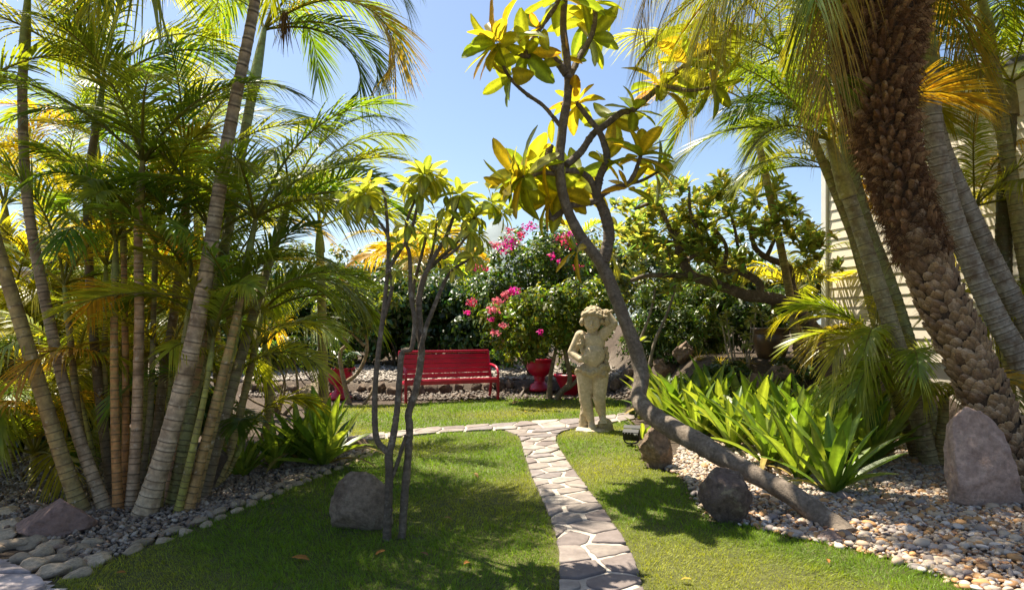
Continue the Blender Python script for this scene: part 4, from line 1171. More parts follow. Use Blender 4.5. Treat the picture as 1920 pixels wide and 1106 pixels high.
BARK = (0.20, 0.16, 0.125)
def frangipani():
    base = P(1575, 1004, 4.62); base[2] = gzf(base[0], base[1])
    root = empty('frangipani_tree', base, 'big frangipani with a bare trunk lying low, then curving up before the statue', 'tree')
    g = Geo()
    tr = [(1590, 1012, 4.6), (1560, 985, 4.75), (1480, 925, 5.0), (1400, 882, 5.3), (1300, 825, 5.75), (1228, 782, 6.2), (1198, 748, 6.45), (1203, 705, 6.55), (1192, 655, 6.6), (1165, 585, 6.6), (1130, 500, 6.6), (1085, 438, 6.55), (1058, 375, 6.5), (1049, 310, 6.5), (1055, 240, 6.5), (1065, 170, 6.45), (1063, 110, 6.4), (1056, 50, 6.35), (1060, -10, 6.3), (1068, -60, 6.3)]
    limb(g, tr, [54, 42, 36, 36, 38, 37, 34, 29, 27, 25, 24, 22, 20, 19, 18, 17, 15, 14, 12, 10], 0, BARK, 150, 0.035, 1, 14, 0.06)
    g.build('trunk', M_BARK, root)
    br = [([(1132, 490, 6.6), (1142, 440, 6.6), (1134, 400, 6.6), (1124, 378, 6.6), (1117, 360, 6.6)], 24, 19),
          ([(1122, 376, 6.6), (1096, 382, 6.6), (1070, 386, 6.6), (1050, 400, 6.6), (1034, 412, 6.6)], 13, 10),
          ([(1034, 412, 6.6), (1027, 395, 6.6), (1026, 380, 6.6)], 9, 8),
          ([(1118, 362, 6.6), (1106, 336, 6.55), (1085, 322, 6.5), (1060, 320, 6.5)], 13, 11),
          ([(1119, 362, 6.6), (1125, 330, 6.6), (1138, 300, 6.6), (1133, 270, 6.6), (1122, 245, 6.6), (1098, 215, 6.6), (1080, 190, 6.6)], 16, 9),
          ([(1128, 366, 6.6), (1152, 352, 6.5), (1176, 346, 6.45), (1190, 325, 6.4), (1202, 290, 6.4)], 11, 7),
          ([(1176, 346, 6.45), (1205, 338, 6.5), (1235, 322, 6.6)], 7, 5),
          ([(1062, 310, 6.5), (1090, 284, 6.6), (1112, 252, 6.7), (1135, 235, 6.7), (1165, 212, 6.7), (1190, 204, 6.7), (1240, 160, 6.6), (1300, 112, 6.5), (1335, 95, 6.5)], 15, 8),
          ([(1053, 240, 6.5), (1020, 200, 6.4), (985, 175, 6.3), (955, 145, 6.2), (938, 110, 6.1), (928, 84, 6.1)], 8, 6),
          ([(1062, 140, 6.4), (1040, 112, 6.4), (1010, 104, 6.3), (985, 106, 6.2), (958, 92, 6.2), (940, 78, 6.1)], 15, 7),
          ([(985, 106, 6.2), (998, 80, 6.2), (1012, 52, 6.2), (1035, 22, 6.2), (1052, -8, 6.2)], 14, 8),
          ([(1066, 150, 6.4), (1085, 110, 6.6), (1108, 70, 6.7), (1116, 30, 6.7), (1110, 0, 6.7)], 13, 8),
          ([(1050, 322, 6.5), (1036, 312, 6.5), (1027, 296, 6.5), (1033, 272, 6.5)], 16, 12),
          ([(1050, 328, 6.5), (1016, 324, 6.5), (992, 332, 6.4), (975, 330, 6.3)], 9, 6),
          ([(1095, 450, 6.55), (1082, 462, 6.4), (1078, 470, 6.3)], 5, 4),
          ([(1240, 160, 6.6), (1290, 170, 6.3), (1330, 165, 6.1)], 8, 6)]
    for i, (p, a, b) in enumerate(br):
        gb = Geo(); limb(gb, p, a, b, np.array(BARK) * 0.8, 14 * len(p), 0.05, 10 + i, 9, 0.12)
        gb.build('branch', M_BARK, root)
    pr = protos(12, [(0.22, 0.26, 0.022), (0.27, 0.28, 0.022), (0.16, 0.22, 0.02), (0.34, 0.28, 0.02), (0.24, 0.27, 0.02), (0.38, 0.28, 0.02)], 0.37, M_PLUM, 5, (0.1, 0.45), (0.1, 0.7), 1.7)
    yel = protos(4, [(0.50, 0.31, 0.02), (0.45, 0.33, 0.02)], 0.32, M_PLUM, 25, (0.1, 0.3), (0.1, 0.5), 1.4, tip=(0.30, 0.14, 0.02))
    rg = random.Random(3)
    S = 0.42
    tips = [((925, 80, 6.1), (-0.8, -0.3, 0.1), 9, pr + yel, 1.0), ((940, 75, 6.1), (-0.5, -0.2, 0.9), 9, pr, 1.0), ((1052, -10, 6.2), (0.1, -0.2, 1), 9, pr, 1.0),
            ((985, 100, 6.2), (-0.2, -0.5, -0.3), 7, pr + yel, 0.85), ((955, 145, 6.2), (-0.7, -0.2, -0.5), 6, pr, 0.85), ((975, 330, 6.3), (-1, -0.4, 0.2), 14, pr, 1.05), ((990, 320, 6.6), (-0.3, 0.4, 0.8), 10, pr, 1.0), ((1010, 340, 6.9), (-0.2, 0.6, 0.1), 9, pr, 1.0),
            ((1026, 378, 6.6), (-0.6, 0.2, -0.1), 8, pr + yel, 0.9), ((1085, 330, 7.0), (0.1, 0.7, -0.1), 10, pr, 1.0), ((1202, 288, 6.4), (0.1, -0.2, 1), 14, pr, 1.0), ((1235, 320, 6.6), (0.8, -0.1, 0.4), 9, pr, 0.8), ((1176, 350, 6.4), (0, -0.4, 0.4), 6, pr + yel, 0.7),
            ((1335, 160, 6.1), (0.5, -0.3, -0.5), 8, pr, 0.9), ((1335, 92, 6.5), (0.8, 0, 0.5), 10, pr, 1.0), ((1110, 0, 6.7), (0, 0, 1), 9, pr, 1.0), ((1080, 190, 6.6), (-0.3, 0.3, 0.8), 8, pr + yel, 0.85), ((1078, 470, 6.3), (-0.9, -0.4, 0.15), 6, pr, 0.62), ((1110, 70, 6.8), (0.5, 0.4, 0.2), 8, pr + yel, 0.9), ((1150, 225, 6.8), (0.2, 0.5, -0.4), 7, pr, 0.8), ((1033, 270, 6.5), (-0.5, 0.5, 0.6), 4, pr, 0.6), ((1012, 52, 6.2), (-0.6, -0.3, 0.3), 7, pr + yel, 0.9), ((1100, 40, 6.9), (0.3, 0.3, 0.6), 8, pr, 0.95), ((1060, 110, 6.5), (0.6, -0.3, 0.2), 6, pr + yel, 0.8), ((1240, 160, 6.6), (0.2, -0.3, 0.8), 9, pr, 0.95), ((1290, 118, 6.5), (0.0, 0.3, 0.9), 9, pr, 0.95), ((1190, 204, 6.7), (0.2, -0.5, 0.7), 8, pr, 0.85), ((1136, 300, 6.6), (0.5, -0.5, 0.3), 5, pr, 0.75), ((1050, 360, 6.6), (0.2, 0.6, 0.2), 8, pr, 1.0), ((955, 345, 6.4), (-0.9, 0.2, -0.2), 8, pr, 0.9)]
    for p, ax, n, q, k in tips:
        rosette(root, P(*p), ax, int(n * 1.15), S * k, q, rg, (0.5, 1.8), droop=0.2)
    return root
frangipani()

def young_trees():
    pr = protos(10, [(0.25, 0.30, 0.06), (0.34, 0.36, 0.08), (0.20, 0.26, 0.05), (0.40, 0.40, 0.10)], 0.38, M_PALE, 60, (0.1, 0.5), (0.3, 1.2), 1.6)
    col = (0.135, 0.105, 0.075)
    def tree(label, base, limbs, tips, seed):
        b = P(*base); b[2] = gzf(b[0], b[1])
        root = empty('young_frangipani', b, label, 'tree', 'thin young trees on the lawn')
        rg = random.Random(seed)
        for i, (p, w0, w1) in enumerate(limbs):
            g = Geo(); limb(g, p, w0, w1, np.array(col) * rg.uniform(0.85, 1.2), 12 * len(p), 0.05, seed * 20 + i, 8, 0.08)
            g.build('trunk' if i == 0 else 'branch', M_BARK, root)
        for p, ax, n, s in tips:
            rosette(root, P(*p), ax, int(n * 1.5), s * 1.1, pr, rg, (0.4, 1.9), droop=0.5)
    Y = 4.5
    tree('thin young frangipani on the lawn, left of the twin trunks', (725, 1018, Y),
         [([(725, 1022, Y), (728, 940, Y), (730, 895, Y), (729, 850, Y)], 17, 15),
          ([(729, 850, Y), (708, 826, Y), (703, 790, Y), (704, 720, Y), (712, 640, Y), (722, 560, Y), (728, 470, Y), (723, 380, Y), (716, 352, Y)], 12, 5),
          ([(730, 852, Y), (742, 790, Y), (750, 700, Y), (755, 660, Y), (772, 652, Y), (778, 600, Y), (771, 560, Y), (768, 480, Y), (761, 455, Y), (763, 415, Y), (782, 366, Y)], 13, 5),
          ([(731, 905, Y), (745, 868, Y), (762, 815, Y - .03)], 8, 7),
          ([(718, 600, Y), (735, 540, Y), (730, 500, Y), (728, 446, Y), (700, 400, Y), (683, 365, Y)], 8, 4.5),
          ([(729, 503, Y), (758, 458, Y), (772, 430, Y), (784, 380, Y), (796, 330, Y)], 7, 5)],
         [((683, 362, Y), (-0.2, 0, 1), 14, 0.16), ((796, 326, Y), (0.1, 0, 1), 20, 0.17), ((783, 362, Y), (0, -0.3, 1), 10, 0.14), ((690, 345, Y + 0.1), (-0.3, 0.4, 1), 9, 0.14), ((744, 505, Y), (-0.2, -0.4, 0.5), 6, 0.12), ((770, 345, Y + .1), (-0.4, 0.2, 1), 9, 0.14), ((700, 400, Y), (-0.6, -0.4, 0.5), 5, 0.12), ((820, 335, Y + .05), (0.6, 0.2, 0.7), 10, 0.15), ((650, 375, Y + .1), (-0.8, 0, 0.5), 9, 0.14), ((745, 455, Y), (-0.3, -0.3, 0.6), 7, 0.12), ((765, 420, Y), (0.2, -0.3, 0.8), 7, 0.12)], 1)
    tree('thin young frangipani on the lawn with a spreading top, right of the twin trunks', (753, 1012, Y + .05),
         [([(753, 1016, Y + .05), (758, 940, Y + .05), (764, 870, Y + .05), (768, 800, Y + .05), (766, 776, Y + .05), (780, 728, Y + .05), (790, 665, Y + .05), (787, 610, Y + .05), (786, 560, Y + .05), (796, 515, Y + .05)], 15, 12),
          ([(796, 517, Y), (816, 479, Y), (838, 440, Y), (852, 400, Y), (861, 366, Y)], 9, 5),
          ([(798, 510, Y + .1), (830, 480, Y + .1), (856, 455, Y + .1), (888, 410, Y + .1), (920, 380, Y + .1)], 8, 4.5),
          ([(788, 655, Y), (800, 610, Y), (808, 590, Y), (832, 532, Y), (850, 505, Y), (888, 482, Y)], 10, 5),
          ([(794, 520, Y + .1), (805, 490, Y + .2), (815, 450, Y + .2), (819, 412, Y + .2)], 7, 4.5),
          ([(832, 485, Y), (858, 465, Y - .1), (880, 436, Y - .1)], 6, 4),
          ([(787, 640, Y + .1), (776, 590, Y + .2), (775, 540, Y + .2), (790, 480, Y + .2), (800, 440, Y + .2)], 9, 5)],
         [((861, 362, Y), (0, 0, 1), 13, 0.15), ((922, 378, Y + .1), (0.6, 0, 0.8), 14, 0.15), ((890, 480, Y), (0.7, -0.2, 0.4), 9, 0.14), ((819, 408, Y + .2), (0, 0, 1), 9, 0.13), ((882, 433, Y - .1), (0.4, -0.1, 0.8), 10, 0.14), ((800, 436, Y + .2), (-0.1, 0.2, 1), 8, 0.13), ((890, 405, Y + .1), (0.2, 0.1, 1), 9, 0.13), ((838, 390, Y), (-0.3, -0.2, 1), 8, 0.13), ((945, 400, Y + .1), (0.8, 0, 0.1), 7, 0.13), ((850, 500, Y), (0.2, -0.5, 0.4), 5, 0.11), ((900, 440, Y + .1), (0.6, 0, 0.5), 9, 0.13), ((835, 440, Y), (-0.2, -0.3, 0.8), 8, 0.12), ((870, 395, Y + .1), (0.2, 0.3, 0.9), 9, 0.13)], 2)
young_trees()

def back_frangipani():
    b = P(1535, 640, 11.0); b[2] = gzf(b[0], b[1])
    root = empty('spreading_frangipani', b, 'wide spreading frangipani with dark crooked limbs on the terrace behind the lily bed', 'tree')
    Yb = 10.2
    L = [([(1540, 640, 11), (1510, 600, 10.8), (1470, 566, 10.5), (1420, 556, 10.3), (1393, 552, 10.2), (1343, 532, 10.1), (1300, 518, 10), (1281, 492, 10), (1270, 455, 10), (1268, 430, 10)], 30, 14),
         ([(1300, 518, 10), (1260, 516, 9.9), (1212, 517, 9.8), (1183, 526, 9.7)], 12, 7),
         ([(1425, 556, 10.3), (1422, 530, 10.5), (1393, 512, 10.6), (1357, 506, 10.6), (1321, 483, 10.6), (1292, 465, 10.6), (1249, 454, 10.6), (1176, 460, 10.6)], 16, 7),
         ([(1490, 580, 10.6), (1485, 537, 11), (1478, 501, 11), (1437, 483, 11), (1415, 462, 11), (1405, 420, 11)], 18, 8),
         ([(1270, 458, 10), (1245, 405, 10), (1230, 380, 9.9), (1190, 392, 9.8)], 10, 6), ([(1357, 508, 10.4), (1362, 470, 10.2), (1356, 450, 10.1), (1340, 430, 10)], 9, 6),
         ([(1281, 494, 10), (1310, 470, 9.9), (1312, 440, 9.8), (1295, 400, 9.8), (1292, 350, 9.8)], 9, 5), ([(1400, 515, 10.6), (1385, 470, 10.4), (1380, 440, 10.3), (1370, 400, 10.2)], 8, 5),
         ([(1292, 465, 10.6), (1262, 430, 10.6), (1240, 405, 10.6), (1225, 375, 10.6)], 8, 5), ([(1437, 483, 11), (1455, 440, 11), (1462, 400, 11)], 9, 5), ([(1249, 454, 10.6), (1215, 435, 10.6), (1195, 420, 10.6)], 7, 4)]
    col = (0.13, 0.095, 0.07)
    for i, (p, a, c) in enumerate(L):
        g = Geo(); limb(g, p, a, c, np.array(col), 12 * len(p), 0.06, 300 + i, 8, 0.12)
        g.build('trunk' if i == 0 else 'branch', M_BARK, root)
    pr = protos(12, [(0.19, 0.24, 0.05), (0.27, 0.29, 0.07), (0.13, 0.19, 0.04), (0.34, 0.31, 0.06), (0.20, 0.25, 0.06)], 0.33, M_PALE, 90, (0.1, 0.6), (0.0, 0.6), 1.5)
    rg = random.Random(8)
    tips = [(1500, 470), (1450, 360), (1490, 400), (1520, 440), (1183, 520), (1176, 455), (1190, 388), (1225, 370), (1292, 345), (1268, 425), (1340, 425), (1370, 395), (1405, 415), (1462, 395), (1195, 415), (1240, 400), (1310, 385), (1330, 365), (1360, 350), (1255, 350), (1420, 370), (1390, 355), (1280, 400), (1215, 470), (1160, 430), (1440, 440), (1325, 405), (1478, 430), (1215, 350)]
    n = 0
    for i, (px, py) in enumerate(tips):
        Y = Yb + rg.uniform(-0.6, 0.8)
        rosette(root, P(px + rg.uniform(-6, 6), py, Y), (rg.gauss(0, 0.4), rg.gauss(-0.1, 0.4), 1), 12, 0.23, pr, rg, (0.4, 1.6))
        n += 12
    # the many smaller leaf whorls between, as one mass
    g = Geo(); m = 4200
    rng = np.random.default_rng(8)
    cl = np.array([(rng.uniform(1150, 1545), rng.uniform(0, 1)) for _ in range(46)])
    c = []
    for _ in range(300):
        q = cl[rng.integers(len(cl))]; x = q[0] + rng.normal(0, 16); top = 338 + 75 * ((x - 1330) / 190) ** 2 + 22 * math.sin(x / 17) + 14 * math.sin(x / 41)
        c.append(P(x, top + (545 - top) * np.clip(q[1] + rng.normal(0, 0.10), 0, 1), rng.uniform(9.6, 11.8)))
    c = np.array(c)
    k = rng.integers(len(c), size=m)
    a = rng.uniform(0, 6.28, m); e = rng.uniform(-0.2, 1.2, m)
    d = np.stack([np.cos(a) * np.cos(e), np.sin(a) * np.cos(e), np.sin(e)], 1)
    nn = np.stack([-np.cos(a) * np.sin(e), -np.sin(a) * np.sin(e), np.cos(e)], 1)
    strips(g, c[k] + rng.normal(0, 0.02, (m, 3)), d, nn, rng.uniform(0.14, 0.24, m), 0.07, 4, 0.2, [0.2, 0.8, 1.0, 0.8, 0.1], 0.3, vary((0.23, 0.27, 0.075), m, 0.32, 0.15, rng))
    tag(g.build('foliage', M_PALE, root), kind='stuff')
back_frangipani()

# ------------------------------------------------------------------ shrubs, hedge, background trees
def leaf_cloud(g, blobs, n, size, col, rng, flat=0.5, shell=0.55, amt=0.28, hue=0.15, aspect=0.55, lump=0.28):
    """n leaves over ellipsoids (cx, cy, cz, rx, ry, rz), gathered in lumps"""
    blobs = np.asarray(blobs, float)
    vol = (blobs[:, 3] * blobs[:, 5] + 0.3 * blobs[:, 4] * blobs[:, 5]); vol /= vol.sum()
    nl = max(6, n // 34)
    # lumps first, leaves round each lump
    kb = rng.choice(len(blobs), nl, p=vol)
    u = unit(rng.normal(0, 1, (nl, 3)))
    rr = rng.random(nl) ** shell
    lc = blobs[kb, :3] + u * rr[:, None] * blobs[kb, 3:6]
    lr = lump * blobs[kb, 3:6].min(1) * rng.uniform(0.6, 1.4, nl)
    k = rng.integers(nl, size=n)
    v = unit(rng.normal(0, 1, (n, 3)))
    pos = lc[k] + v * (rng.random(n) ** 0.5 * lr[k])[:, None]
    nrm = unit(v * 0.7 + u[k] * 0.5 + np.array([0, 0, flat]) + rng.normal(0, 0.45, (n, 3)))
    d = unit(np.cross(nrm, rng.normal(0, 1, (n, 3))))
    d = unit(d + np.array([0, 0, -0.25]))
    L = size * np.exp(rng.normal(0, 0.22, n))
    lumpk = np.exp(rng.normal(0, 0.22, (nl, 1)))[k]
    c = vary(col, n, amt, hue, rng) * lumpk
    strips(g, pos, d, nrm, L, L * aspect, 2, 0.15, [0.25, 1.0, 0.06], 0.25, c)
    return lc

def twigs(g, base, targets, r, col, rng, wob=0.15):
    for t in targets:
        m = base + (t - base) * 0.5 + rng.normal(0, wob, 3)
        pts = smooth_path([base, m, t], 8)
        tube(g, pts, np.linspace(r, r * 0.25, 8), 6, col, rough=0.05)

def shrub(name, label, cat, base, blobs, n, size, col, seed, group=None, stems=7, stem_r=0.025, mat=None, aspect=0.55, flat=0.5, shell=0.55, stem_col=(0.12, 0.09, 0.06), amt=0.28, hue=0.15, lump=0.28, extra=None):
    rng = np.random.default_rng(seed)
    root = empty(name, base, label, cat, group)
    g = Geo(); lc = leaf_cloud(g, blobs, n, size, col, rng, flat, shell, amt, hue, aspect, lump)
    if extra: extra(g, rng, lc)
    tag(g.build('foliage', mat or M_SHRUB, root), kind='stuff')
    if stems:
        for i in range(stems):
            gs = Geo(); b = np.asarray(base, float) + [rng.normal(0, 0.06), rng.normal(0, 0.06), -0.03]
            twigs(gs, b, [lc[rng.integers(len(lc))]], stem_r * rng.uniform(0.6, 1.2), stem_col, rng)
            gs.build('stem', M_BARK, root)
    return root

def B(px, py, Y, rx, rz, ry=None):
    """a blob given by photo centre and radii in photo pixels"""
    c = P(px, py, Y); k = Y / F
    return (c[0], c[1], c[2], rx * k, (ry if ry else min(rx, rz) * k * 1.0), rz * k)

def gb(px, Y):
    x = (px - CX) / F * Y
    return np.array([x, Y, gzf(x, Y)])

# dark hedge behind the bench, plant by plant
HG = 'dark shrubs of the hedge behind the bench'
for i, (px, Y, rx, top, lab) in enumerate([
        (560, 17.2, 75, 520, 'dark hedge shrub behind the pale rock, leftmost of the hedge'),
        (655, 17.6, 75, 500, 'dark hedge shrub behind the small crooked tree'),
        (745, 17.4, 75, 505, 'dark hedge shrub behind the left end of the red bench'),
        (830, 17.8, 75, 485, 'dark hedge shrub behind the right end of the red bench'),
        (905, 17.3, 65, 520, 'dark hedge shrub filling the gap left of the bougainvillea'),
        (470, 16.5, 80, 520, 'dark leafy shrub behind the right flank of the cane palms'),
        (380, 16.0, 80, 520, 'dark leafy shrub hidden behind the cane palm crowns')]):
    bot = HY + F * (CAMH - gzf((px - CX) / F * Y, Y)) / Y
    cy = (top + bot) / 2; rz = (bot - top) / 2
    shrub('hedge_shrub', lab, 'shrub', gb(px, Y), [B(px, cy - rz * 0.35, Y, rx * 0.9, rz * 0.62), B(px - rx * 0.5, cy + rz * .2, Y - 0.2, rx * 0.6, rz * 0.7), B(px + rx * 0.5, cy + rz * .25, Y - 0.1, rx * 0.6, rz * 0.7), B(px, cy + rz * .1, Y + 0.8, rx, rz * 0.85)], 6500, 0.13, (0.040, 0.078, 0.016), 400 + i, HG, stems=9, aspect=0.62, lump=0.4)

# bougainvilleas
def bracts(root, spots, rng, size=0.05):
    for px, py, Y, rad, n, hue in spots:
        c = P(px, py, Y)
        col = [(0.52, 0.02, 0.24), (0.50, 0.05, 0.12), (0.42, 0.02, 0.22), (0.55, 0.16, 0.20)][hue]
        g = Geo(); k = rad / F * Y
        u = unit(rng.normal(0, 1, (n, 3)))
        pos = c + u * (rng.random((n, 1)) ** 0.6) * [k * 1.25, k, k * 0.8]
        nrm = unit(u + rng.normal(0, 0.6, (n, 3)) + [0, -0.3, 0.3]); d = unit(np.cross(nrm, rng.normal(0, 1, (n, 3))))
        L = size * np.exp(rng.normal(0, 0.2, n))
        strips(g, pos, d, nrm, L, L * 0.8, 2, 0.1, [0.3, 1.0, 0.1], 0.35, vary(col, n, 0.22, 0.1, rng))
        tag(g.build('flower_cluster', M_BRACT, root), kind='stuff')
rngb = np.random.default_rng(55)
b1 = shrub('bougainvillea', 'tall dark bougainvillea with magenta flowers, the back one', 'shrub', gb(1000, 15.2),
      [B(985, 495, 15, 85, 72), B(1035, 485, 15.2, 65, 68), B(930, 560, 14.8, 55, 55), B(1000, 570, 15, 90, 60), B(1080, 520, 15.4, 55, 65), B(960, 630, 15.2, 60, 50), B(1060, 620, 15.4, 60, 55)], 15000, 0.085, (0.07, 0.12, 0.018), 501, stems=8, aspect=0.65, shell=0.4)
bracts(b1, [(948, 462, 14.2, 20, 110, 0), (960, 452, 14.3, 14, 60, 0), (993, 424, 14.6, 15, 70, 0), (978, 438, 14.5, 9, 40, 1), (1055, 448, 14.4, 16, 80, 1), (1070, 460, 14.4, 10, 40, 1), (925, 458, 14.2, 9, 40, 3), (1035, 481, 14.1, 7, 30, 0), (1047, 490, 14.1, 5, 22, 0), (885, 566, 13.9, 11, 55, 1), (893, 500, 14.0, 8, 30, 1), (876, 586, 13.9, 6, 25, 0), (912, 503, 14, 6, 20, 1), (1082, 500, 14.4, 9, 30, 1), (955, 432, 14.4, 8, 30, 1), (1065, 440, 14.5, 10, 40, 0)], rngb)
def lighter(g, rng, lc): pass
b2 = shrub('bougainvillea', 'rounded light green bougainvillea over bare stems behind the statue, the front one', 'shrub', gb(1040, 13.3),
      [B(1025, 575, 12.6, 75, 42), B(960, 610, 12.5, 50, 42), B(1090, 560, 12.8, 62, 42), B(1040, 620, 12.9, 85, 38), B(925, 590, 12.6, 26, 22), B(1120, 600, 12.8, 40, 42), B(985, 650, 12.9, 50, 26)], 13000, 0.075, (0.13, 0.18, 0.025), 502, stems=0, aspect=0.62, shell=0.4)
for i, p in enumerate([[(1031, 748, 12.9), (1031, 715, 12.9), (1037, 680, 12.9), (1045, 640, 12.8)], [(1042, 752, 12.8), (1052, 735, 12.8), (1068, 715, 12.8), (1062, 670, 12.8), (1050, 630, 12.8), (1040, 600, 12.8)], [(1052, 735, 12.8), (1075, 720, 12.8), (1095, 690, 12.9), (1100, 640, 12.9)], [(1060, 668, 12.8), (1075, 640, 12.8), (1085, 600, 12.8)]]):
    g = Geo(); limb(g, p, [11, 12, 9, 6][i], [5, 6, 4, 3][i], (0.20, 0.15, 0.10), 30, 0.06, 520 + i, 8, 0.1)
    g.build('stem', M_BARK, b2)
bracts(b2, [(963, 545, 11.9, 10, 55, 0), (935, 565, 11.9, 12, 50, 3), (925, 580, 11.9, 9, 40, 3), (921, 598, 11.9, 6, 30, 0), (944, 610, 11.9, 8, 30, 3), (1013, 622, 11.9, 5, 20, 0), (950, 552, 11.9, 9, 40, 3), (930, 622, 11.9, 8, 25, 3)], rngb)

# small crooked tree left of the bench
tr = empty('small_tree', G(652, 757), 'small crooked tree with pale stems and light leaves left of the bench', 'tree')
g = Geo(); rngt = np.random.default_rng(66)
leaf_cloud(g, [B(640, 580, 12.3, 40, 28), B(690, 575, 12.4, 45, 25), B(660, 605, 12.3, 45, 22), B(610, 585, 12.3, 22, 22), B(725, 560, 12.5, 22, 20)], 3000, 0.085, (0.115, 0.155, 0.028), rngt, aspect=0.5, lump=0.5)
tag(g.build('foliage', M_SHRUB, tr), kind='stuff')
for i, p in enumerate([[(655, 757, 12.4), (648, 730, 12.4), (640, 690, 12.4), (638, 660, 12.4), (650, 645, 12.4), (640, 620, 12.4), (632, 590, 12.4)], [(650, 716, 12.4), (670, 700, 12.4), (685, 670, 12.4), (688, 640, 12.4), (682, 615, 12.4), (690, 590, 12.4)], [(683, 648, 12.4), (660, 625, 12.4), (645, 615, 12.4)], [(682, 622, 12.4), (700, 600, 12.4), (720, 575, 12.4)], [(680, 762, 12.2), (697, 735, 12.3), (702, 715, 12.4), (706, 690, 12.5)]]):
    g = Geo(); limb(g, p, [10, 8, 6, 6, 6][i], [5, 5, 3, 3, 3][i], (0.30, 0.22, 0.13), 30, 0.05, 530 + i, 8, 0.08)
    g.build('trunk' if i == 0 else 'branch', M_BARK, tr)
shrub('small_shrub', 'small open shrub with forked stems right of the cane palms, beside the pale rock', 'shrub', G(528, 775), [B(505, 668, 10.6, 38, 26), B(540, 650, 10.7, 26, 26), B(480, 690, 10.8, 26, 20)], 1300, 0.09, (0.08, 0.12, 0.03), 540, stems=5, stem_r=0.035, aspect=0.4, lump=0.5, stem_col=(0.2, 0.15, 0.09))
shrub('low_shrub', 'low dark shrub with arching twigs above the pale rock', 'shrub', G(600, 738), [B(590, 668, 13.6, 55, 22), B(620, 640, 13.8, 40, 28)], 1500, 0.10, (0.045, 0.08, 0.02), 541, stems=6, stem_r=0.02, aspect=0.45, lump=0.5)
# shrubs right of the statue
RS = 'shrubs right of the statue'
shrub('fine_leaved_shrub', 'dense fine leaved green shrub right of the statue behind the curved trunk', 'shrub', gb(1250, 12.2), [B(1245, 600, 12, 55, 60), B(1205, 640, 12.2, 40, 60), B(1290, 590, 12, 42, 55), B(1270, 650, 11.9, 55, 50), B(1225, 560, 12.2, 45, 35)], 11000, 0.085, (0.070, 0.115, 0.022), 550, RS, aspect=0.32, flat=0.2, stems=10)
shrub('fine_leaved_shrub', 'sunlit fine leaved shrub under the spreading frangipani limbs', 'shrub', gb(1310, 12.8), [B(1310, 570, 12.6, 40, 40), B(1330, 640, 12.6, 35, 50), B(1290, 545, 12.7, 40, 25)], 6000, 0.09, (0.085, 0.125, 0.024), 551, RS, aspect=0.32, flat=0.2, stems=6)
shrub('dark_shrub', 'dark leafy shrub behind the glazed pot', 'shrub', gb(1400, 13.2), [B(1390, 600, 13, 60, 50), B(1450, 590, 13.2, 55, 50), B(1350, 560, 13.2, 45, 45)], 6000, 0.12, (0.04, 0.075, 0.016), 552, RS, aspect=0.4, stems=6)
for i, (px, Y, rx, lab) in enumerate([(1225, 10.8, 42, 'low dark ground cover on the slope right of the statue'), (1290, 10.3, 45, 'low dark ground cover between the terrace rocks and the lily bed'), (1350, 10.2, 45, 'low green ground cover below the pale succulent'), (1490, 10.2, 45, 'low green ground cover right of the glazed pot')]):
    b = gb(px, Y); py = HY + F * (CAMH - b[2]) / Y
    shrub('ground_cover', lab, 'plant', b, [B(px, py - 8, Y, rx, 16, 0.35), B(px + 20, py - 2, Y - 0.2, rx * 0.8, 14, 0.3), B(px - 15, py + 6, Y - 0.4, rx * 0.8, 14, 0.3)], 1500, 0.075, (0.06, 0.095, 0.022), 570 + i, 'ground cover on the terrace slope', stems=3, stem_r=0.008, aspect=0.5, lump=0.7)
# lanky bare shrub stems beside the statue
ln = empty('lanky_shrub', gb(1228, 10.2), 'lanky bare stemmed shrub with few pale leaves between statue shrub and curved trunk', 'shrub')
for i, p in enumerate([[(1215, 700, 10.2), (1228, 640, 10.2), (1250, 590, 10.2), (1265, 540, 10.2), (1262, 500, 10.1)], [(1200, 640, 10.2), (1215, 600, 10.1), (1226, 560, 10.1), (1228, 540, 10.1)], [(1215, 705, 10.2), (1205, 660, 10.2), (1200, 640, 10.2)], [(1262, 505, 10.1), (1255, 480, 10.1), (1250, 462, 10.1)]]):
    g = Geo(); limb(g, p, [7, 6, 7, 4][i], [4, 4, 6, 3][i], (0.22, 0.18, 0.14), 26, 0.05, 560 + i, 7, 0.06)
    g.build('stem', M_BARK, ln)
prl = protos(5, [(0.12, 0.17, 0.03), (0.17, 0.20, 0.03)], 0.4, M_PLUM, 120, (0.1, 0.4), (0.1, 0.6), 1.4)
for p in [(1228, 536, 10.1), (1262, 498, 10.1), (1200, 640, 10.2), (1250, 460, 10.1), (1215, 560, 10.1)]:
    rosette(ln, P(*p), (0, -0.2, 1), 6, 0.2, prl, random.Random(p[0]), (0.5, 1.5))
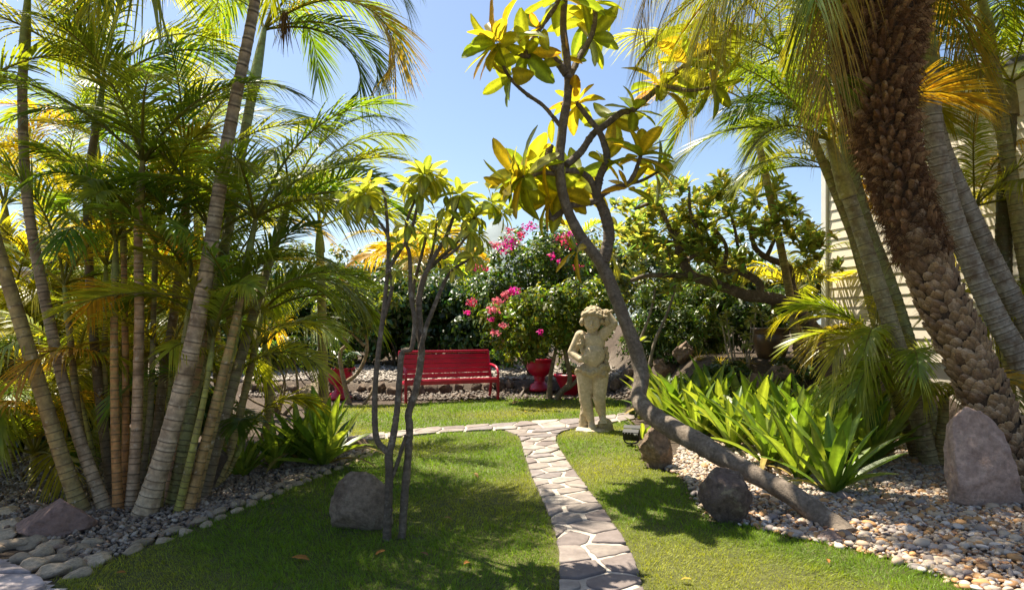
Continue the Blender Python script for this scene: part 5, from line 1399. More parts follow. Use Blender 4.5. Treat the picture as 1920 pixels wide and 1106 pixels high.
# backdrop trees beyond the hedge
BT = 'trees beyond the hedge'
for i, (px, top, Y, rx, col, lab, n, sz) in enumerate([
        (300, 410, 24, 130, (0.10, 0.14, 0.025), 'yellow green tree beyond the hedge behind the cane palms', 6500, 0.2),
        (120, 470, 20, 110, (0.11, 0.14, 0.025), 'bushy tree beyond the hedge at the far left', 6000, 0.18),
        (700, 425, 26, 100, (0.14, 0.15, 0.03), 'olive tree top beyond the hedge left of the young frangipani tops', 5000, 0.2),
        (850, 425, 28, 95, (0.12, 0.15, 0.03), 'pale tree top beyond the hedge left of the bougainvillea', 5000, 0.2),
        (1120, 425, 26, 85, (0.11, 0.14, 0.025), 'yellow green tree top beyond the curved frangipani trunk', 5000, 0.2),
        (1230, 420, 30, 115, (0.09, 0.12, 0.03), 'grey green tree top far behind the spreading frangipani', 5000, 0.22),
        (1380, 455, 24, 110, (0.075, 0.11, 0.025), 'dark green tree behind the spreading frangipani near the house', 6000, 0.2),
        (1490, 490, 19, 70, (0.11, 0.13, 0.03), 'bushy tree between the house corner and the terrace', 4500, 0.16),
        (560, 435, 22, 95, (0.09, 0.13, 0.025), 'green tree top beyond the hedge right of the cane palms', 5000, 0.18)]):
    b = gb(px, Y); bot = HY + F * (CAMH - b[2]) / Y
    cy = (top + bot) / 2; rz = (bot - top) / 2
    shrub('background_tree', lab, 'tree', b, [B(px, cy - rz * .3, Y, rx * 0.8, rz * 0.65), B(px - rx * 0.45, cy, Y, rx * 0.55, rz * 0.7), B(px + rx * 0.5, cy + rz * .05, Y, rx * 0.5, rz * 0.65), B(px, cy + rz * .3, Y, rx, rz * 0.6)], n, sz, col, 600 + i, BT, stems=6, stem_r=0.09, aspect=0.5, lump=0.35, hue=0.2)
cane_palm('orange yellow feathery palm top beyond the hedge between the young frangipani tops', [(800, 668, 21), (790, 560, 21), (785, 500, 21)], 14, 12, OLIVE, GREENC, 0.2, None, n=15, L=2.3, col=GREEN_O, seed=81, ll=0.75, lw=0.06, nl=30, elr=(0.3, 1.35), g=1.4)
cane_palm('small far palm top right of the bougainvillea', [(1090, 660, 22), (1085, 540, 22), (1080, 462, 22)], 12, 10, OLIVE, GREENC, 0.2, None, n=10, L=1.6, col=GREEN_Y, seed=82, ll=0.6, lw=0.05, nl=26, elr=(0.1, 1.3), g=1.4)
cane_palm('young feathery palm between terrace and house corner', [(1500, 640, 11.8), (1495, 580, 11.8), (1492, 545, 11.8)], 14, 10, OLIVE, GREENC, 0.08, None, n=9, L=1.3, col=GREEN_Y, seed=83, ll=0.4, lw=0.03, nl=30, elr=(0.3, 1.3), g=1.3)
# left undergrowth
US = 'leafy undergrowth left of the cane palms'
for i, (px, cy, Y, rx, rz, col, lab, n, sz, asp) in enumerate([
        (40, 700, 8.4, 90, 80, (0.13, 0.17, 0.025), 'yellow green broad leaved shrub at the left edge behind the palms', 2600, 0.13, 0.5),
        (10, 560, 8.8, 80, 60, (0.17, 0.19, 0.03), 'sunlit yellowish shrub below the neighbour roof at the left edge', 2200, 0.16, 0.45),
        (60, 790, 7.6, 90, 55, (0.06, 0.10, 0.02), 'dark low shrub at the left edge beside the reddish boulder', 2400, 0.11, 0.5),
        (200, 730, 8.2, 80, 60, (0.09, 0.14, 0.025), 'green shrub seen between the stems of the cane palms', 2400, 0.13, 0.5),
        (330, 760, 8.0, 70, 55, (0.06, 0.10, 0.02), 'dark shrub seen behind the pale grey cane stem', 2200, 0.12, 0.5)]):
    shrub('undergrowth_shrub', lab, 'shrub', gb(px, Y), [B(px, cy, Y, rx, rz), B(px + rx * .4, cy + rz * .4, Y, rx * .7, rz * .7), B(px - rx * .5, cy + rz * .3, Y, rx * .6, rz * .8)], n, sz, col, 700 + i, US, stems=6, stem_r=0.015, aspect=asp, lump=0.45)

# ------------------------------------------------------------------ lilies and other bed plants
LSH = np.array([0.55, 0.78, 0.95, 1.0, 1.0, 0.95, 0.82, 0.55, 0.08])
lily_pr = protos(14, [(0.15, 0.23, 0.03), (0.19, 0.26, 0.035), (0.10, 0.18, 0.025), (0.21, 0.28, 0.04), (0.24, 0.29, 0.05), (0.13, 0.22, 0.03)], 0.15, M_LILY, 150, (0.25, 0.7), (0.1, 0.8), 1.35, wave=0.03, shape=LSH)
lily_dead = protos(2, [(0.30, 0.22, 0.06), (0.36, 0.28, 0.08)], 0.11, M_DRY, 170, (0.2, 0.5), (1.2, 1.8), 1.2, shape=LSH)
def lily(label, pos, n, size, seed, group=None, spread=(0.05, 1.0), name='spider_lily', prot=None):
    root = empty(name, pos, label, 'lily', group)
    rg = random.Random(seed)
    for i in range(n):
        th = i * 2.399 + rg.gauss(0, 0.25)
        e = spread[0] + (spread[1] - spread[0]) * ((i + 0.5) / n) ** 0.9 + rg.gauss(0, 0.08)
        out = np.array([math.cos(th), math.sin(th), 0])
        d = np.array([0, 0, 1]) * math.cos(e) + out * math.sin(e)
        nrm = np.array([0, 0, 1]) * math.sin(e) - out * math.cos(e)
        s = size * rg.uniform(0.75, 1.12) * (1 - 0.25 * max(0, e - 0.8))
        M = frame(out * rg.uniform(0.01, 0.05) * size / 0.6, d, nrm + np.array([rg.gauss(0, .2), rg.gauss(0, .2), 0]), s)
        dead = e > 0.75 and rg.random() < 0.14
        put('leaf', (lily_dead if dead else (prot or lily_pr))[rg.randrange(2 if dead else len(prot or lily_pr))], root, M)
    return root
LG = 'spider lilies in the bed right of the curved trunk'
row_words = ['frontmost', 'second', 'third', 'fourth', 'rear']
lil = [(1560, 925, 0.60, 'front right spider lily of the big bed, behind the lying trunk'), (1622, 880, 0.66, 'spider lily at the right end of the big bed by the pebbles'), (1500, 898, 0.62, 'spider lily in the front row of the big bed, left of the front right one'),
       (1440, 872, 0.62, 'spider lily just above the middle of the lying trunk'), (1375, 842, 0.62, 'spider lily above the dark brown boulder'), (1310, 822, 0.62, 'spider lily behind the lava prop stone, front row'), (1255, 805, 0.62, 'leftmost spider lily, right of the upright trunk'),
       (1555, 880, 0.72, 'spider lily in the second row near the right end of the big bed'), (1490, 860, 0.74, 'spider lily in the second row, mid bed'), (1420, 838, 0.74, 'spider lily in the second row, below the glazed pot'), (1350, 815, 0.74, 'spider lily in the second row, left half of the bed'), (1290, 800, 0.74, 'spider lily in the second row, far left of the bed'),
       (1600, 855, 0.74, 'spider lily in the back row at the right end, under the orange fronds'), (1530, 842, 0.7, 'spider lily in the back row right of centre'), (1460, 822, 0.72, 'spider lily in the back row at the centre of the bed'), (1390, 802, 0.70, 'tall spider lily in the back row below the pot terrace'), (1340, 790, 0.80, 'tallest spider lily at the back left of the big bed'), (1645, 862, 0.55, 'small spider lily at the far right corner of the big bed'),
       (1240, 782, 0.70, 'spider lily at the back left corner beside the terrace rocks'), (1430, 800, 0.64, 'spider lily at the very back under the glazed pot'), (1560, 830, 0.75, 'spider lily at the very back right of the bed'), (1500, 815, 0.66, 'spider lily at the very back, right of the pot')]
for i, (px, py, s, lab) in enumerate(lil):
    lily(lab, G(px, py), 23, s * 1.17, 800 + i, LG, (0.03, 0.88))
lily('small spider lily in front of the statue lawn beside the black spotlight', G(1206, 822), 10, 0.42, 830, None, (0.3, 1.2))
LL = 'spider lilies beside the left gravel bed'
lily('bright spider lily tuft left of the twin trunks at the path end', G(606, 872), 36, 0.74, 831, LL, (0.02, 1.15))
lily('second bright spider lily just left of the path end tuft', G(562, 866), 20, 0.66, 832, LL)
lily('shaded spider lily at the right foot of the cane palms', G(455, 892), 22, 0.46, 833, LL)
lily('dark spider lily between the cane palms and the bright tuft', G(515, 880), 16, 0.5, 834, LL)
straw = protos(6, [(0.34, 0.25, 0.05), (0.28, 0.22, 0.04), (0.40, 0.28, 0.07), (0.22, 0.22, 0.05)], 0.07, M_LILY, 190, (0.3, 0.7), (0.2, 1.0), 1.2, shape=np.linspace(1, 0.05, 9))
for px, py, Y, s, lab in [(1400, 690, 10.4, 0.34, 'straw yellow bromeliad in front of the glazed pot'), (1350, 695, 10.4, 0.30, 'straw yellow bromeliad left of the glazed pot'), (1460, 690, 10.2, 0.26, 'small grey green bromeliad at the foot of the glazed pot'), (1530, 725, 9.6, 0.42, 'spiky straw coloured bromeliad on the rocks right of the pot'), (1545, 775, 8.9, 0.42, 'pale spiky bromeliad behind the right end of the lily bed'), (1310, 700, 10.8, 0.28, 'yellowish bromeliad above the rocks at the left of the terrace')]:
    p = P(px, py, Y); p[2] = gzf(p[0], p[1])
    lily(lab, p, 22, s, int(px), 'bromeliads on the terrace', (0.1, 1.3), 'bromeliad', straw)

# ------------------------------------------------------------------ red bench
def bench():
    A = np.array([-1.93, 12.05]); Bq = np.array([-0.25, 12.72])
    ctr = (A + Bq) / 2; a = math.atan2(Bq[1] - A[1], Bq[0] - A[0]); W = np.linalg.norm(Bq - A)
    root = empty('garden_bench', (ctr[0], ctr[1], gzf(*ctr)), 'red painted slatted garden bench at the back edge of the lawn', 'bench')
    def part(name, fn):
        g = Geo(); fn(g)
        me = g.mesh(name, smooth=False); me.materials.append(M_RED)
        return put(name, me, root, Matrix.Rotation(a, 4, 'Z'))
    zs = 0.43
    for i in range(5):                                              # seat slats, front to back
        y = 0.035 + i * 0.088
        part('seat_slat', lambda g: box(g, (0, y, zs - 0.012 * i + 0.006 * math.sin(i)), (W - 0.05, 0.078, 0.028), bev=0.006))
    part('seat_rail', lambda g: box(g, (0, -0.012, zs - 0.045), (W - 0.04, 0.022, 0.075), bev=0.004))
    tilt = Matrix.Rotation(math.radians(-14), 4, 'X')
    for i in range(5):                                              # back slats, low to high
        h = 0.07 + i * 0.094
        part('back_slat', lambda g: box(g, (0, 0.445 + h * 0.25, zs + h * 0.97 - 0.02), (W - 0.05, 0.026, 0.086), rot=tilt, bev=0.007))
    part('top_rail', lambda g: box(g, (0, 0.445 + 0.135, zs + 0.50), (W + 0.0, 0.05, 0.05), rot=tilt, bev=0.014))
    for s in (-1, 1):
        x = s * (W / 2 - 0.015)
        def side(g):
            pts = smooth_path([(x, 0.02, zs - 0.03), (x, 0.0, zs + 0.10), (x, 0.10, zs + 0.20), (x, 0.30, zs + 0.235), (x, 0.50, zs + 0.24)], 20)
            tube(g, pts, 0.024, 8)
        part('armrest', side)
        part('leg', lambda g: box(g, (x, 0.015, (zs - 0.02) / 2 - 0.03), (0.05, 0.05, zs + 0.04), bev=0.008))
        def rear(g):
            pts = smooth_path([(x, 0.50, -0.05), (x, 0.42, zs * 0.6), (x, 0.43, zs), (x, 0.50, zs + 0.25), (x, 0.575, zs + 0.50)], 20)
            tube(g, pts, 0.026, 8)
        part('leg', rear)
        part('side_rail', lambda g: box(g, (x, 0.22, zs - 0.06), (0.03, 0.44, 0.05), bev=0.006))
bench()

# ------------------------------------------------------------------ urns and pots
def urn(label, pos, s, prof, mat, name='urn', col=(0.5, 0.5, 0.5), soil=None):
    root = empty(name, pos, label, 'pot')
    g = Geo(); lathe(g, (0, 0, 0), np.array(prof) * s, 40, col)
    me = g.mesh('body'); me.materials.append(mat); put('body', me, root)
    if soil:
        g = Geo(); r, z = soil[0] * s, soil[1] * s
        th = np.linspace(0, 2 * np.pi, 24, endpoint=False)
        rr = r * (1 + 0 * th); v = np.column_stack([rr * np.cos(th), rr * np.sin(th), np.full(24, z)])
        v = np.vstack([v, [0, 0, z + 0.02]]); g.add(v, [[i, (i + 1) % 24, 24] for i in range(24)], (0.06, 0.04, 0.03))
        me = g.mesh('soil'); me.materials.append(M_SOIL); put('soil', me, root)
    return root
URN = [(0.0, 0.0), (0.24, 0.0), (0.25, 0.05), (0.21, 0.07), (0.20, 0.12), (0.13, 0.16), (0.10, 0.22), (0.13, 0.27), (0.11, 0.29), (0.19, 0.34), (0.26, 0.42), (0.28, 0.50), (0.26, 0.56), (0.27, 0.60), (0.32, 0.63), (0.33, 0.66), (0.30, 0.67), (0.25, 0.64), (0.24, 0.55), (0.20, 0.48)]
BOWL = [(0.0, 0.0), (0.20, 0.0), (0.22, 0.02), (0.20, 0.05), (0.22, 0.08), (0.30, 0.22), (0.37, 0.36), (0.41, 0.47), (0.45, 0.49), (0.46, 0.53), (0.44, 0.56), (0.40, 0.55), (0.37, 0.48), (0.30, 0.44)]
u1 = urn('red pedestal urn left of the bench behind the crooked tree', G(637, 748), 0.92, URN, M_RED, soil=(0.24, 0.58))
u2 = urn('red pedestal urn right of the bench under the bougainvillea', G(1012, 736), 1.0, URN, M_RED, soil=(0.24, 0.58))
u3 = urn('wide red bowl planter behind the statue', G(1072, 742), 0.80, BOWL, M_RED, 'bowl_planter', soil=(0.36, 0.49))
rngp = np.random.default_rng(91)
def tuft(root, c, n, r, size, col, seed, mat=None, asp=0.4):
    rng = np.random.default_rng(seed); g = Geo()
    leaf_cloud(g, [tuple(c) + (r, r, r * 0.8)], n, size, col, rng, aspect=asp, lump=0.6)
    return tag(g.build('plant', mat or M_SHRUB, root), kind='stuff')
def topof(u, z): return np.array(u.location) + [0, 0, z]
tuft(u1, topof(u1, 0.78), 420, 0.30, 0.13, (0.05, 0.09, 0.02), 92)
tuft(u2, topof(u2, 0.82), 420, 0.30, 0.12, (0.05, 0.09, 0.02), 93)
tuft(u3, topof(u3, 0.55), 160, 0.22, 0.12, (0.06, 0.09, 0.02), 94)
POT = [(0.0, 0.0), (0.21, 0.0), (0.23, 0.03), (0.27, 0.14), (0.305, 0.27), (0.315, 0.36), (0.30, 0.42), (0.295, 0.435), (0.31, 0.445), (0.30, 0.46), (0.315, 0.47), (0.305, 0.485), (0.33, 0.50), (0.345, 0.52), (0.33, 0.54), (0.30, 0.53), (0.285, 0.46)]
pp = P(1446, 668, 10.9); pp[2] = gzf(pp[0], pp[1]) - 0.02
u4 = urn('brown glazed clay pot with ribbed neck on the terrace', pp, 0.93, POT, M_GLAZE, 'glazed_pot', soil=(0.285, 0.47))
potg = Geo(); o4 = np.array(u4.location)
for i, (dx, h, lean) in enumerate([(-0.12, 0.55, -0.12), (-0.02, 0.7, 0.05), (0.12, 0.6, -0.14), (0.2, 0.5, 0.2)]):
    g = Geo(); tube(g, smooth_path([o4 + [dx, 0, 0.42], o4 + [dx + lean * 0.4, 0, 0.42 + h * 0.5], o4 + [dx + lean, 0.02, 0.42 + h]], 10), np.linspace(0.014, 0.007, 10), 7, (0.20, 0.17, 0.09), rough=0.04)
    g.build('stem', M_BARK, u4)
rosp = protos(5, [(0.13, 0.19, 0.03), (0.19, 0.22, 0.04)], 0.5, M_LEAF, 260, (0.1, 0.4), (0.2, 0.9), 1.3)
for i, (dx, z) in enumerate([(-0.24, 0.95), (0.07, 0.62), (-0.1, 0.62), (0.2, 0.60), (-0.26, 0.75)]):
    rosette(u4, o4 + [dx, -0.05, z], (dx, -0.3, 1), 8, 0.13, rosp, random.Random(i), (0.5, 1.9))
# pale succulent stalks beside the pot
sx = empty('succulent', gb(1385, 10.3), 'pale leggy succulent with leaf rosettes on bare stalks left of the glazed pot', 'succulent')
suc = protos(5, [(0.22, 0.25, 0.07), (0.30, 0.31, 0.10), (0.17, 0.22, 0.05)], 0.6, M_LEAF, 280, (0.2, 0.5), (0.1, 0.8), 1.2)
for i, (x0, x1, y1, n) in enumerate([(1372, 1352, 598, 11), (1378, 1362, 588, 11), (1376, 1364, 606, 8), (1382, 1374, 618, 6), (1402, 1398, 628, 12), (1404, 1408, 600, 12), (1400, 1418, 580, 9), (1403, 1400, 648, 9)]):
    c = P(x1, y1, 10.2); b0 = P(x0, 690, 10.3); b0[2] = gzf(b0[0], b0[1]) - 0.02
    g = Geo(); tube(g, smooth_path([b0, (b0 + c) / 2 + rngp.normal(0, 0.02, 3), c], 10), np.linspace(0.014, 0.009, 10), 7, (0.42, 0.34, 0.24), rough=0.04)
    g.build('stalk', M_BARK, sx)
    rosette(sx, c, (rnd.gauss(0, 0.2), -0.4, 1), n, 0.10, suc, random.Random(i + 40), (0.4, 1.9), droop=0.3)

# ------------------------------------------------------------------ statue
def capsule(g, a, b, ra, rb, n=16):
    a = np.asarray(a, float); b = np.asarray(b, float); d = unit(b - a)
    th = np.linspace(-np.pi / 2, 0, 6)
    pts = [a + d * ra * math.sin(q) for q in th] + [b + d * rb * math.sin(q) for q in -th[::-1]]
    rad = [max(ra * math.cos(q), 1e-4) for q in th] + [max(rb * math.cos(q), 1e-4) for q in th[::-1]]
    pts = np.array(pts); T = d
    r0 = unit(np.cross(T, [0.31, 0.2, 0.93])) if abs(T[2]) < 0.9 else unit(np.cross(T, [1, 0.1, 0])); r1 = np.cross(T, r0)
    ang = np.linspace(0, 2 * np.pi, n, endpoint=False)
    v = pts[:, None] + np.array(rad)[:, None, None] * (np.cos(ang)[None, :, None] * r0 + np.sin(ang)[None, :, None] * r1)
    m = len(pts)
    i = np.arange(m - 1)[:, None] * n; j = np.arange(n)[None]; k = (j + 1) % n
    f = np.stack([i + j, i + k, i + n + k, i + n + j], -1).reshape(-1, 4)
    g.add(v.reshape(-1, 3), f)
    for e, q in ((0, 0), (1, m - 1)):
        ff = [[w, (w + 1) % n, n] if e else [(w + 1) % n, w, n] for w in range(n)]
        g.add(np.vstack([v[q], pts[q]]), ff)
def ellip(g, c, r, rot=None):
    v = ICO3[0] * np.asarray(r)
    if rot is not None: v = v @ np.array(rot.to_3x3()).T
    g.add(v + np.asarray(c), ICO3[1])
ICO3 = ico(3)
def fuse(g, name, voxel, smooth, mat, parent, col=(0.55, 0.45, 0.31)):
    """one continuous skin over overlapping solids"""
    me = g.mesh(name + '_raw')
    o = bpy.data.objects.new(name + '_raw', me); COL.objects.link(o)
    m = o.modifiers.new('r', 'REMESH'); m.mode = 'VOXEL'; m.voxel_size = voxel; m.use_smooth_shade = True
    s = o.modifiers.new('s', 'SMOOTH'); s.factor = 0.5; s.iterations = smooth
    dg = bpy.context.evaluated_depsgraph_get(); dg.update()
    ev = o.evaluated_get(dg); me2 = bpy.data.meshes.new_from_object(ev)
    bpy.data.objects.remove(o); bpy.data.meshes.remove(me)
    n = len(me2.vertices)
    at = me2.color_attributes.get('Col') or me2.color_attributes.new('Col', 'FLOAT_COLOR', 'POINT')
    if at.domain != 'POINT' or at.data_type != 'FLOAT_COLOR':
        me2.color_attributes.remove(at); at = me2.color_attributes.new('Col', 'FLOAT_COLOR', 'POINT')
    at.data.foreach_set('color', np.tile(np.append(np.array(col), 1), n).astype(np.float32))
    me2.materials.clear(); me2.materials.append(mat)
    for p in me2.polygons: p.use_smooth = True
    me2.name = name
    return put(name, me2, parent)

def statue():
    base = G(1113, 806)
    k = 0.00202
    root = empty('cherub_statue', base, 'cream stone cherub statue with one arm raised, standing on a small base beside the path', 'statue')
    def S(u, v, y): return np.array([(u - 415) * k, y, (985 - v) * k])
    R_ = lambda x: x * k
    g = Geo()
    # trunk of the body
    ellip(g, S(410, 395, 0.0), (R_(84), R_(60), R_(72)))           # chest
    ellip(g, S(398, 372, -0.03), (R_(60), R_(42), R_(42)))
    ellip(g, S(414, 480, -0.035), (R_(80), R_(68), R_(82)))         # belly
    ellip(g, S(420, 505, -0.075), (R_(58), R_(48), R_(58)))
    ellip(g, S(408, 585, 0.0), (R_(98), R_(70), R_(66)))            # hips
    ellip(g, S(452, 590, 0.05), (R_(56), R_(58), R_(60))); ellip(g, S(362, 590, 0.05), (R_(56), R_(58), R_(60)))
    capsule(g, S(407, 345, 0.01), S(406, 300, -0.005), R_(38), R_(34))   # neck
    ellip(g, S(332, 352, 0.0), (R_(40), R_(38), R_(38))); ellip(g, S(478, 345, 0.0), (R_(38), R_(38), R_(40)))
    # its right arm: down, elbow out, forearm across the belly
    capsule(g, S(325, 350, 0.0), S(268, 462, 0.02), R_(38), R_(31))
    capsule(g, S(268, 464, 0.02), S(330, 508, -0.11), R_(31), R_(22))
    ellip(g, S(345, 506, -0.135), (R_(26), R_(17), R_(20)))
    for i, (du, dv) in enumerate([(26, -14), (30, -3), (28, 8), (22, 17)]):
        q = S(352, 503 + (i - 1.5) * 10, -0.145)
        e1 = q + np.array([R_(du) * 0.6, -0.012, -R_(dv) * 0.3]); e2 = e1 + np.array([R_(du) * 0.55, 0.012, -R_(dv) * 0.3])
        capsule(g, q, e1, R_(8.5), R_(7.5), 10); capsule(g, e1, e2, R_(7.5), R_(6), 10)
    capsule(g, S(340, 494, -0.14), S(360, 478, -0.15), R_(9), R_(7), 10)
    # its left arm: raised, elbow out to the side, hand behind the head
    capsule(g, S(476, 342, 0.0), S(548, 268, -0.01), R_(38), R_(31))
    capsule(g, S(548, 268, -0.01), S(512, 205, 0.0), R_(31), R_(22))
    ellip(g, S(500, 192, -0.01), (R_(24), R_(20), R_(22)))
    for i in range(4):
        q = S(496 - i * 1, 180 + i * 9, -0.03 + 0.012 * i); capsule(g, q, q + np.array([-R_(24), -0.01, -R_(2)]), R_(8.5), R_(6.5), 10)
    capsule(g, S(498, 205, -0.03), S(486, 218, -0.05), R_(9), R_(7), 10)
    # legs
    capsule(g, S(360, 610, 0.0), S(362, 780, -0.02), R_(62), R_(43))
    capsule(g, S(362, 782, -0.02), S(398, 925, 0.0), R_(44), R_(25))
    ellip(g, S(372, 850, 0.015), (R_(38), R_(36), R_(52)))
    ellip(g, S(364, 786, -0.05), (R_(33), R_(24), R_(30)))
    capsule(g, S(400, 945, 0.0), S(418, 962, -0.13), R_(25), R_(19)); ellip(g, S(414, 958, -0.09), (R_(30), R_(40), R_(17)))
    capsule(g, S(458, 610, 0.0), S(456, 770, -0.05), R_(60), R_(42))
    capsule(g, S(456, 772, -0.05), S(472, 885, 0.02), R_(43), R_(25))
    ellip(g, S(462, 830, 0.0), (R_(36), R_(36), R_(48))); ellip(g, S(455, 772, -0.08), (R_(32), R_(22), R_(28)))
    capsule(g, S(474, 898, 0.02), S(488, 918, -0.10), R_(24), R_(18)); ellip(g, S(484, 914, -0.06), (R_(28), R_(38), R_(16)))
    for fx, fv, fy in ((418, 966, -0.13), (488, 922, -0.10)):
        for t in range(5):
            q = S(fx - 20 + t * 10, fv + 2, fy - 0.02 + 0.006 * abs(t - 1)); capsule(g, q, q + np.array([0, -0.03, -0.006]), R_(7.5 - 0.6 * abs(t - 1)), R_(6), 8)
    # head with a soft, worn face
    ellip(g, S(408, 245, -0.02), (R_(62), R_(66), R_(78)))
    ellip(g, S(410, 272, -0.075), (R_(48), R_(40), R_(44)))          # lower face
    ellip(g, S(384, 280, -0.085), (R_(22), R_(22), R_(22))); ellip(g, S(436, 280, -0.085), (R_(22), R_(22), R_(22)))   # cheeks
    ellip(g, S(410, 313, -0.10), (R_(17), R_(15), R_(13)))            # chin
    capsule(g, S(410, 248, -0.145), S(410, 272, -0.165), R_(7), R_(10), 10)   # nose
    capsule(g, S(386, 242, -0.135), S(400, 240, -0.145), R_(6), R_(6), 8); capsule(g, S(420, 240, -0.145), S(434, 242, -0.135), R_(6), R_(6), 8)   # brows
    capsule(g, S(398, 293, -0.148), S(422, 293, -0.148), R_(5), R_(5), 8); capsule(g, S(401, 300, -0.145), S(419, 300, -0.145), R_(5), R_(5), 8)   # lips
    ellip(g, S(345, 255, 0.0), (R_(8), R_(14), R_(18))); ellip(g, S(470, 255, 0.0), (R_(8), R_(14), R_(18)))
    fuse(g, 'body', 0.0055, 4, M_STATUE, root)
    # curly hair
    rg = np.random.default_rng(12)
    g = Geo()
    ellip(g, S(408, 225, 0.03), (R_(70), R_(72), R_(74)))
    for i in range(120):
        th = rg.uniform(0, 2 * np.pi); ph = rg.uniform(-0.5, 1.45)
        d = np.array([math.cos(th) * math.cos(ph), math.sin(th) * math.cos(ph), math.sin(ph)])
        if d[1] < -0.25 and d[2] < 0.30: continue
        c = S(408, 232, 0.005) + d * np.array([R_(72), R_(74), R_(74)])
        ellip(g, c, R_(rg.uniform(9, 16)) * np.array([1, 1, rg.uniform(0.7, 1.1)]))
    for i in range(26):
        a = np.pi * (i + 0.5) / 26
        for w in (0, 1):
            c = S(408 + 76 * math.cos(a) * (1 - 0.04 * w), 232 - 40 * math.sin(a) * (1 + 0.35 * w) + (38 if abs(math.cos(a)) > 0.85 else 8), -0.10 * math.sin(a) - 0.03 + 0.03 * w)
            ellip(g, c + rg.normal(0, R_(3), 3), R_(rg.uniform(10, 16)) * np.ones(3))
    fuse(g, 'hair', 0.006, 2, M_STATUE, root, (0.42, 0.34, 0.22))
    # grapes held by the head
    g = Geo()
    for i in range(34):
        t = rg.random(); c = S(508 + rg.normal(0, 13 * (1 - 0.5 * t)), 185 + 95 * t, -0.06 + rg.normal(0, 0.02))
        ellip(g, c, R_(rg.uniform(10, 13)) * np.ones(3))
    fuse(g, 'grapes', 0.006, 1, M_STATUE, root, (0.44, 0.35, 0.22))
    # leafy garland over the shoulder and round the hips, with a grape bunch on the hip
    g = Geo()
    for i in range(34):
        t = i / 33; c = S(335 + 12 * math.sin(t * 7) + 30 * t * t, 345 + 130 * t, -0.085 - 0.035 * t)
        ellip(g, c + rg.normal(0, R_(6), 3), R_(rg.uniform(8, 15)) * np.array([1.1, 0.7, 1]), Matrix.Rotation(rg.uniform(0, 3), 4, 'Y'))
    for i in range(70):
        a = 2 * np.pi * i / 70
        c = S(408 + 104 * math.cos(a), 582 + 14 * math.sin(3 * a) - 8 * math.cos(a), -0.075 * -math.sin(a) * 2.0)
        c[1] = math.sin(a) * R_(82)
        ellip(g, c + rg.normal(0, R_(5), 3), R_(rg.uniform(10, 19)) * np.array([1.2, 0.7, 0.9]), Matrix.Rotation(rg.uniform(0, 3), 4, 'Y'))
    for i in range(40):
        t = rg.random(); c = S(486 + rg.normal(0, 18 * (1 - 0.5 * t)), 540 + 95 * t, -0.10 + rg.normal(0, 0.02)); ellip(g, c, R_(rg.uniform(10, 13)) * np.ones(3))
    for i in range(30):
        t = i / 29; ellip(g, S(498 + rg.normal(0, 7), 430 + 120 * t, 0.02 + rg.normal(0, 0.02)), R_(rg.uniform(10, 18)) * np.array([0.8, 1, 1.1]))
    fuse(g, 'garland', 0.006, 1, M_STATUE, root, (0.42, 0.335, 0.21))
    # support stump and base
    g = Geo()
    capsule(g, S(345, 985, 0.07), S(352, 800, 0.06), R_(40), R_(26)); capsule(g, S(490, 985, 0.03), S(492, 950, 0.0), R_(62), R_(52))
    for i in range(22):
        ellip(g, S(345 + rg.normal(0, 14), 840 + 130 * rg.random(), 0.03 + rg.normal(0, 0.02)), R_(rg.uniform(10, 20)) * np.ones(3))
    fuse(g, 'stump', 0.008, 2, M_STATUE, root, (0.40, 0.32, 0.21))
    g = Geo()
    v, f = rock_verts(5, 4, 8, 0.05)
    g.add((v / np.abs(v).max(0)) * [R_(132), R_(105), R_(24)] + S(420, 980, -0.02), f)
    box(g, S(420, 995, -0.02), (R_(225), R_(180), R_(40)), bev=0.01)
    fuse(g, 'plinth', 0.008, 2, M_STATUE, root, (0.47, 0.40, 0.29))
    root.rotation_euler = (0, 0, math.radians(-14))
statue()

# ------------------------------------------------------------------ garden spotlight
def spotlight():
    p = G(1184, 836)
    root = empty('garden_spotlight', p, 'black garden spotlight on a short stake beside the lava prop stone', 'lamp')
    Rm = Matrix.Rotation(math.radians(-20), 4, 'Z') @ Matrix.Rotation(math.radians(24), 4, 'X')
    c = Vector((0, 0, 0.135))
    def part(name, mat, fn):
        g = Geo(); fn(g); me = g.mesh(name, smooth=False); me.materials.append(mat); return put(name, me, root)
    def hous(g):
        box(g, c, (0.20, 0.085, 0.12), rot=Rm, bev=0.012)
        for i in range(5):
            box(g, c + Rm @ Vector((-0.07 + i * 0.035, -0.048, 0)), (0.008, 0.02, 0.10), rot=Rm)
    part('housing', M_BLACK, hous)
    part('visor', M_BLACK, lambda g: box(g, c + Rm @ Vector((0, 0.075, 0.064)), (0.20, 0.07, 0.006), rot=Rm, bev=0.002))
    part('lens', M_GLASS, lambda g: box(g, c + Rm @ Vector((0, 0.044, 0)), (0.17, 0.008, 0.095), rot=Rm, bev=0.002))
    part('label_plate', M_WHITE, lambda g: box(g, c + Rm @ Vector((0.055, -0.0455, 0.035)), (0.05, 0.007, 0.022), rot=Rm))
    def bracket(g):
        tube(g, smooth_path([(-0.085, 0, 0.135), (-0.075, 0, 0.05), (0, 0, 0.03), (0.075, 0, 0.05), (0.085, 0, 0.135)], 20), 0.009, 7)
    part('bracket', M_BLACK, bracket)
    part('stake', M_BLACK, lambda g: tube(g, [(0, 0, 0.04), (0, 0, -0.06)], 0.013, 8))
spotlight()

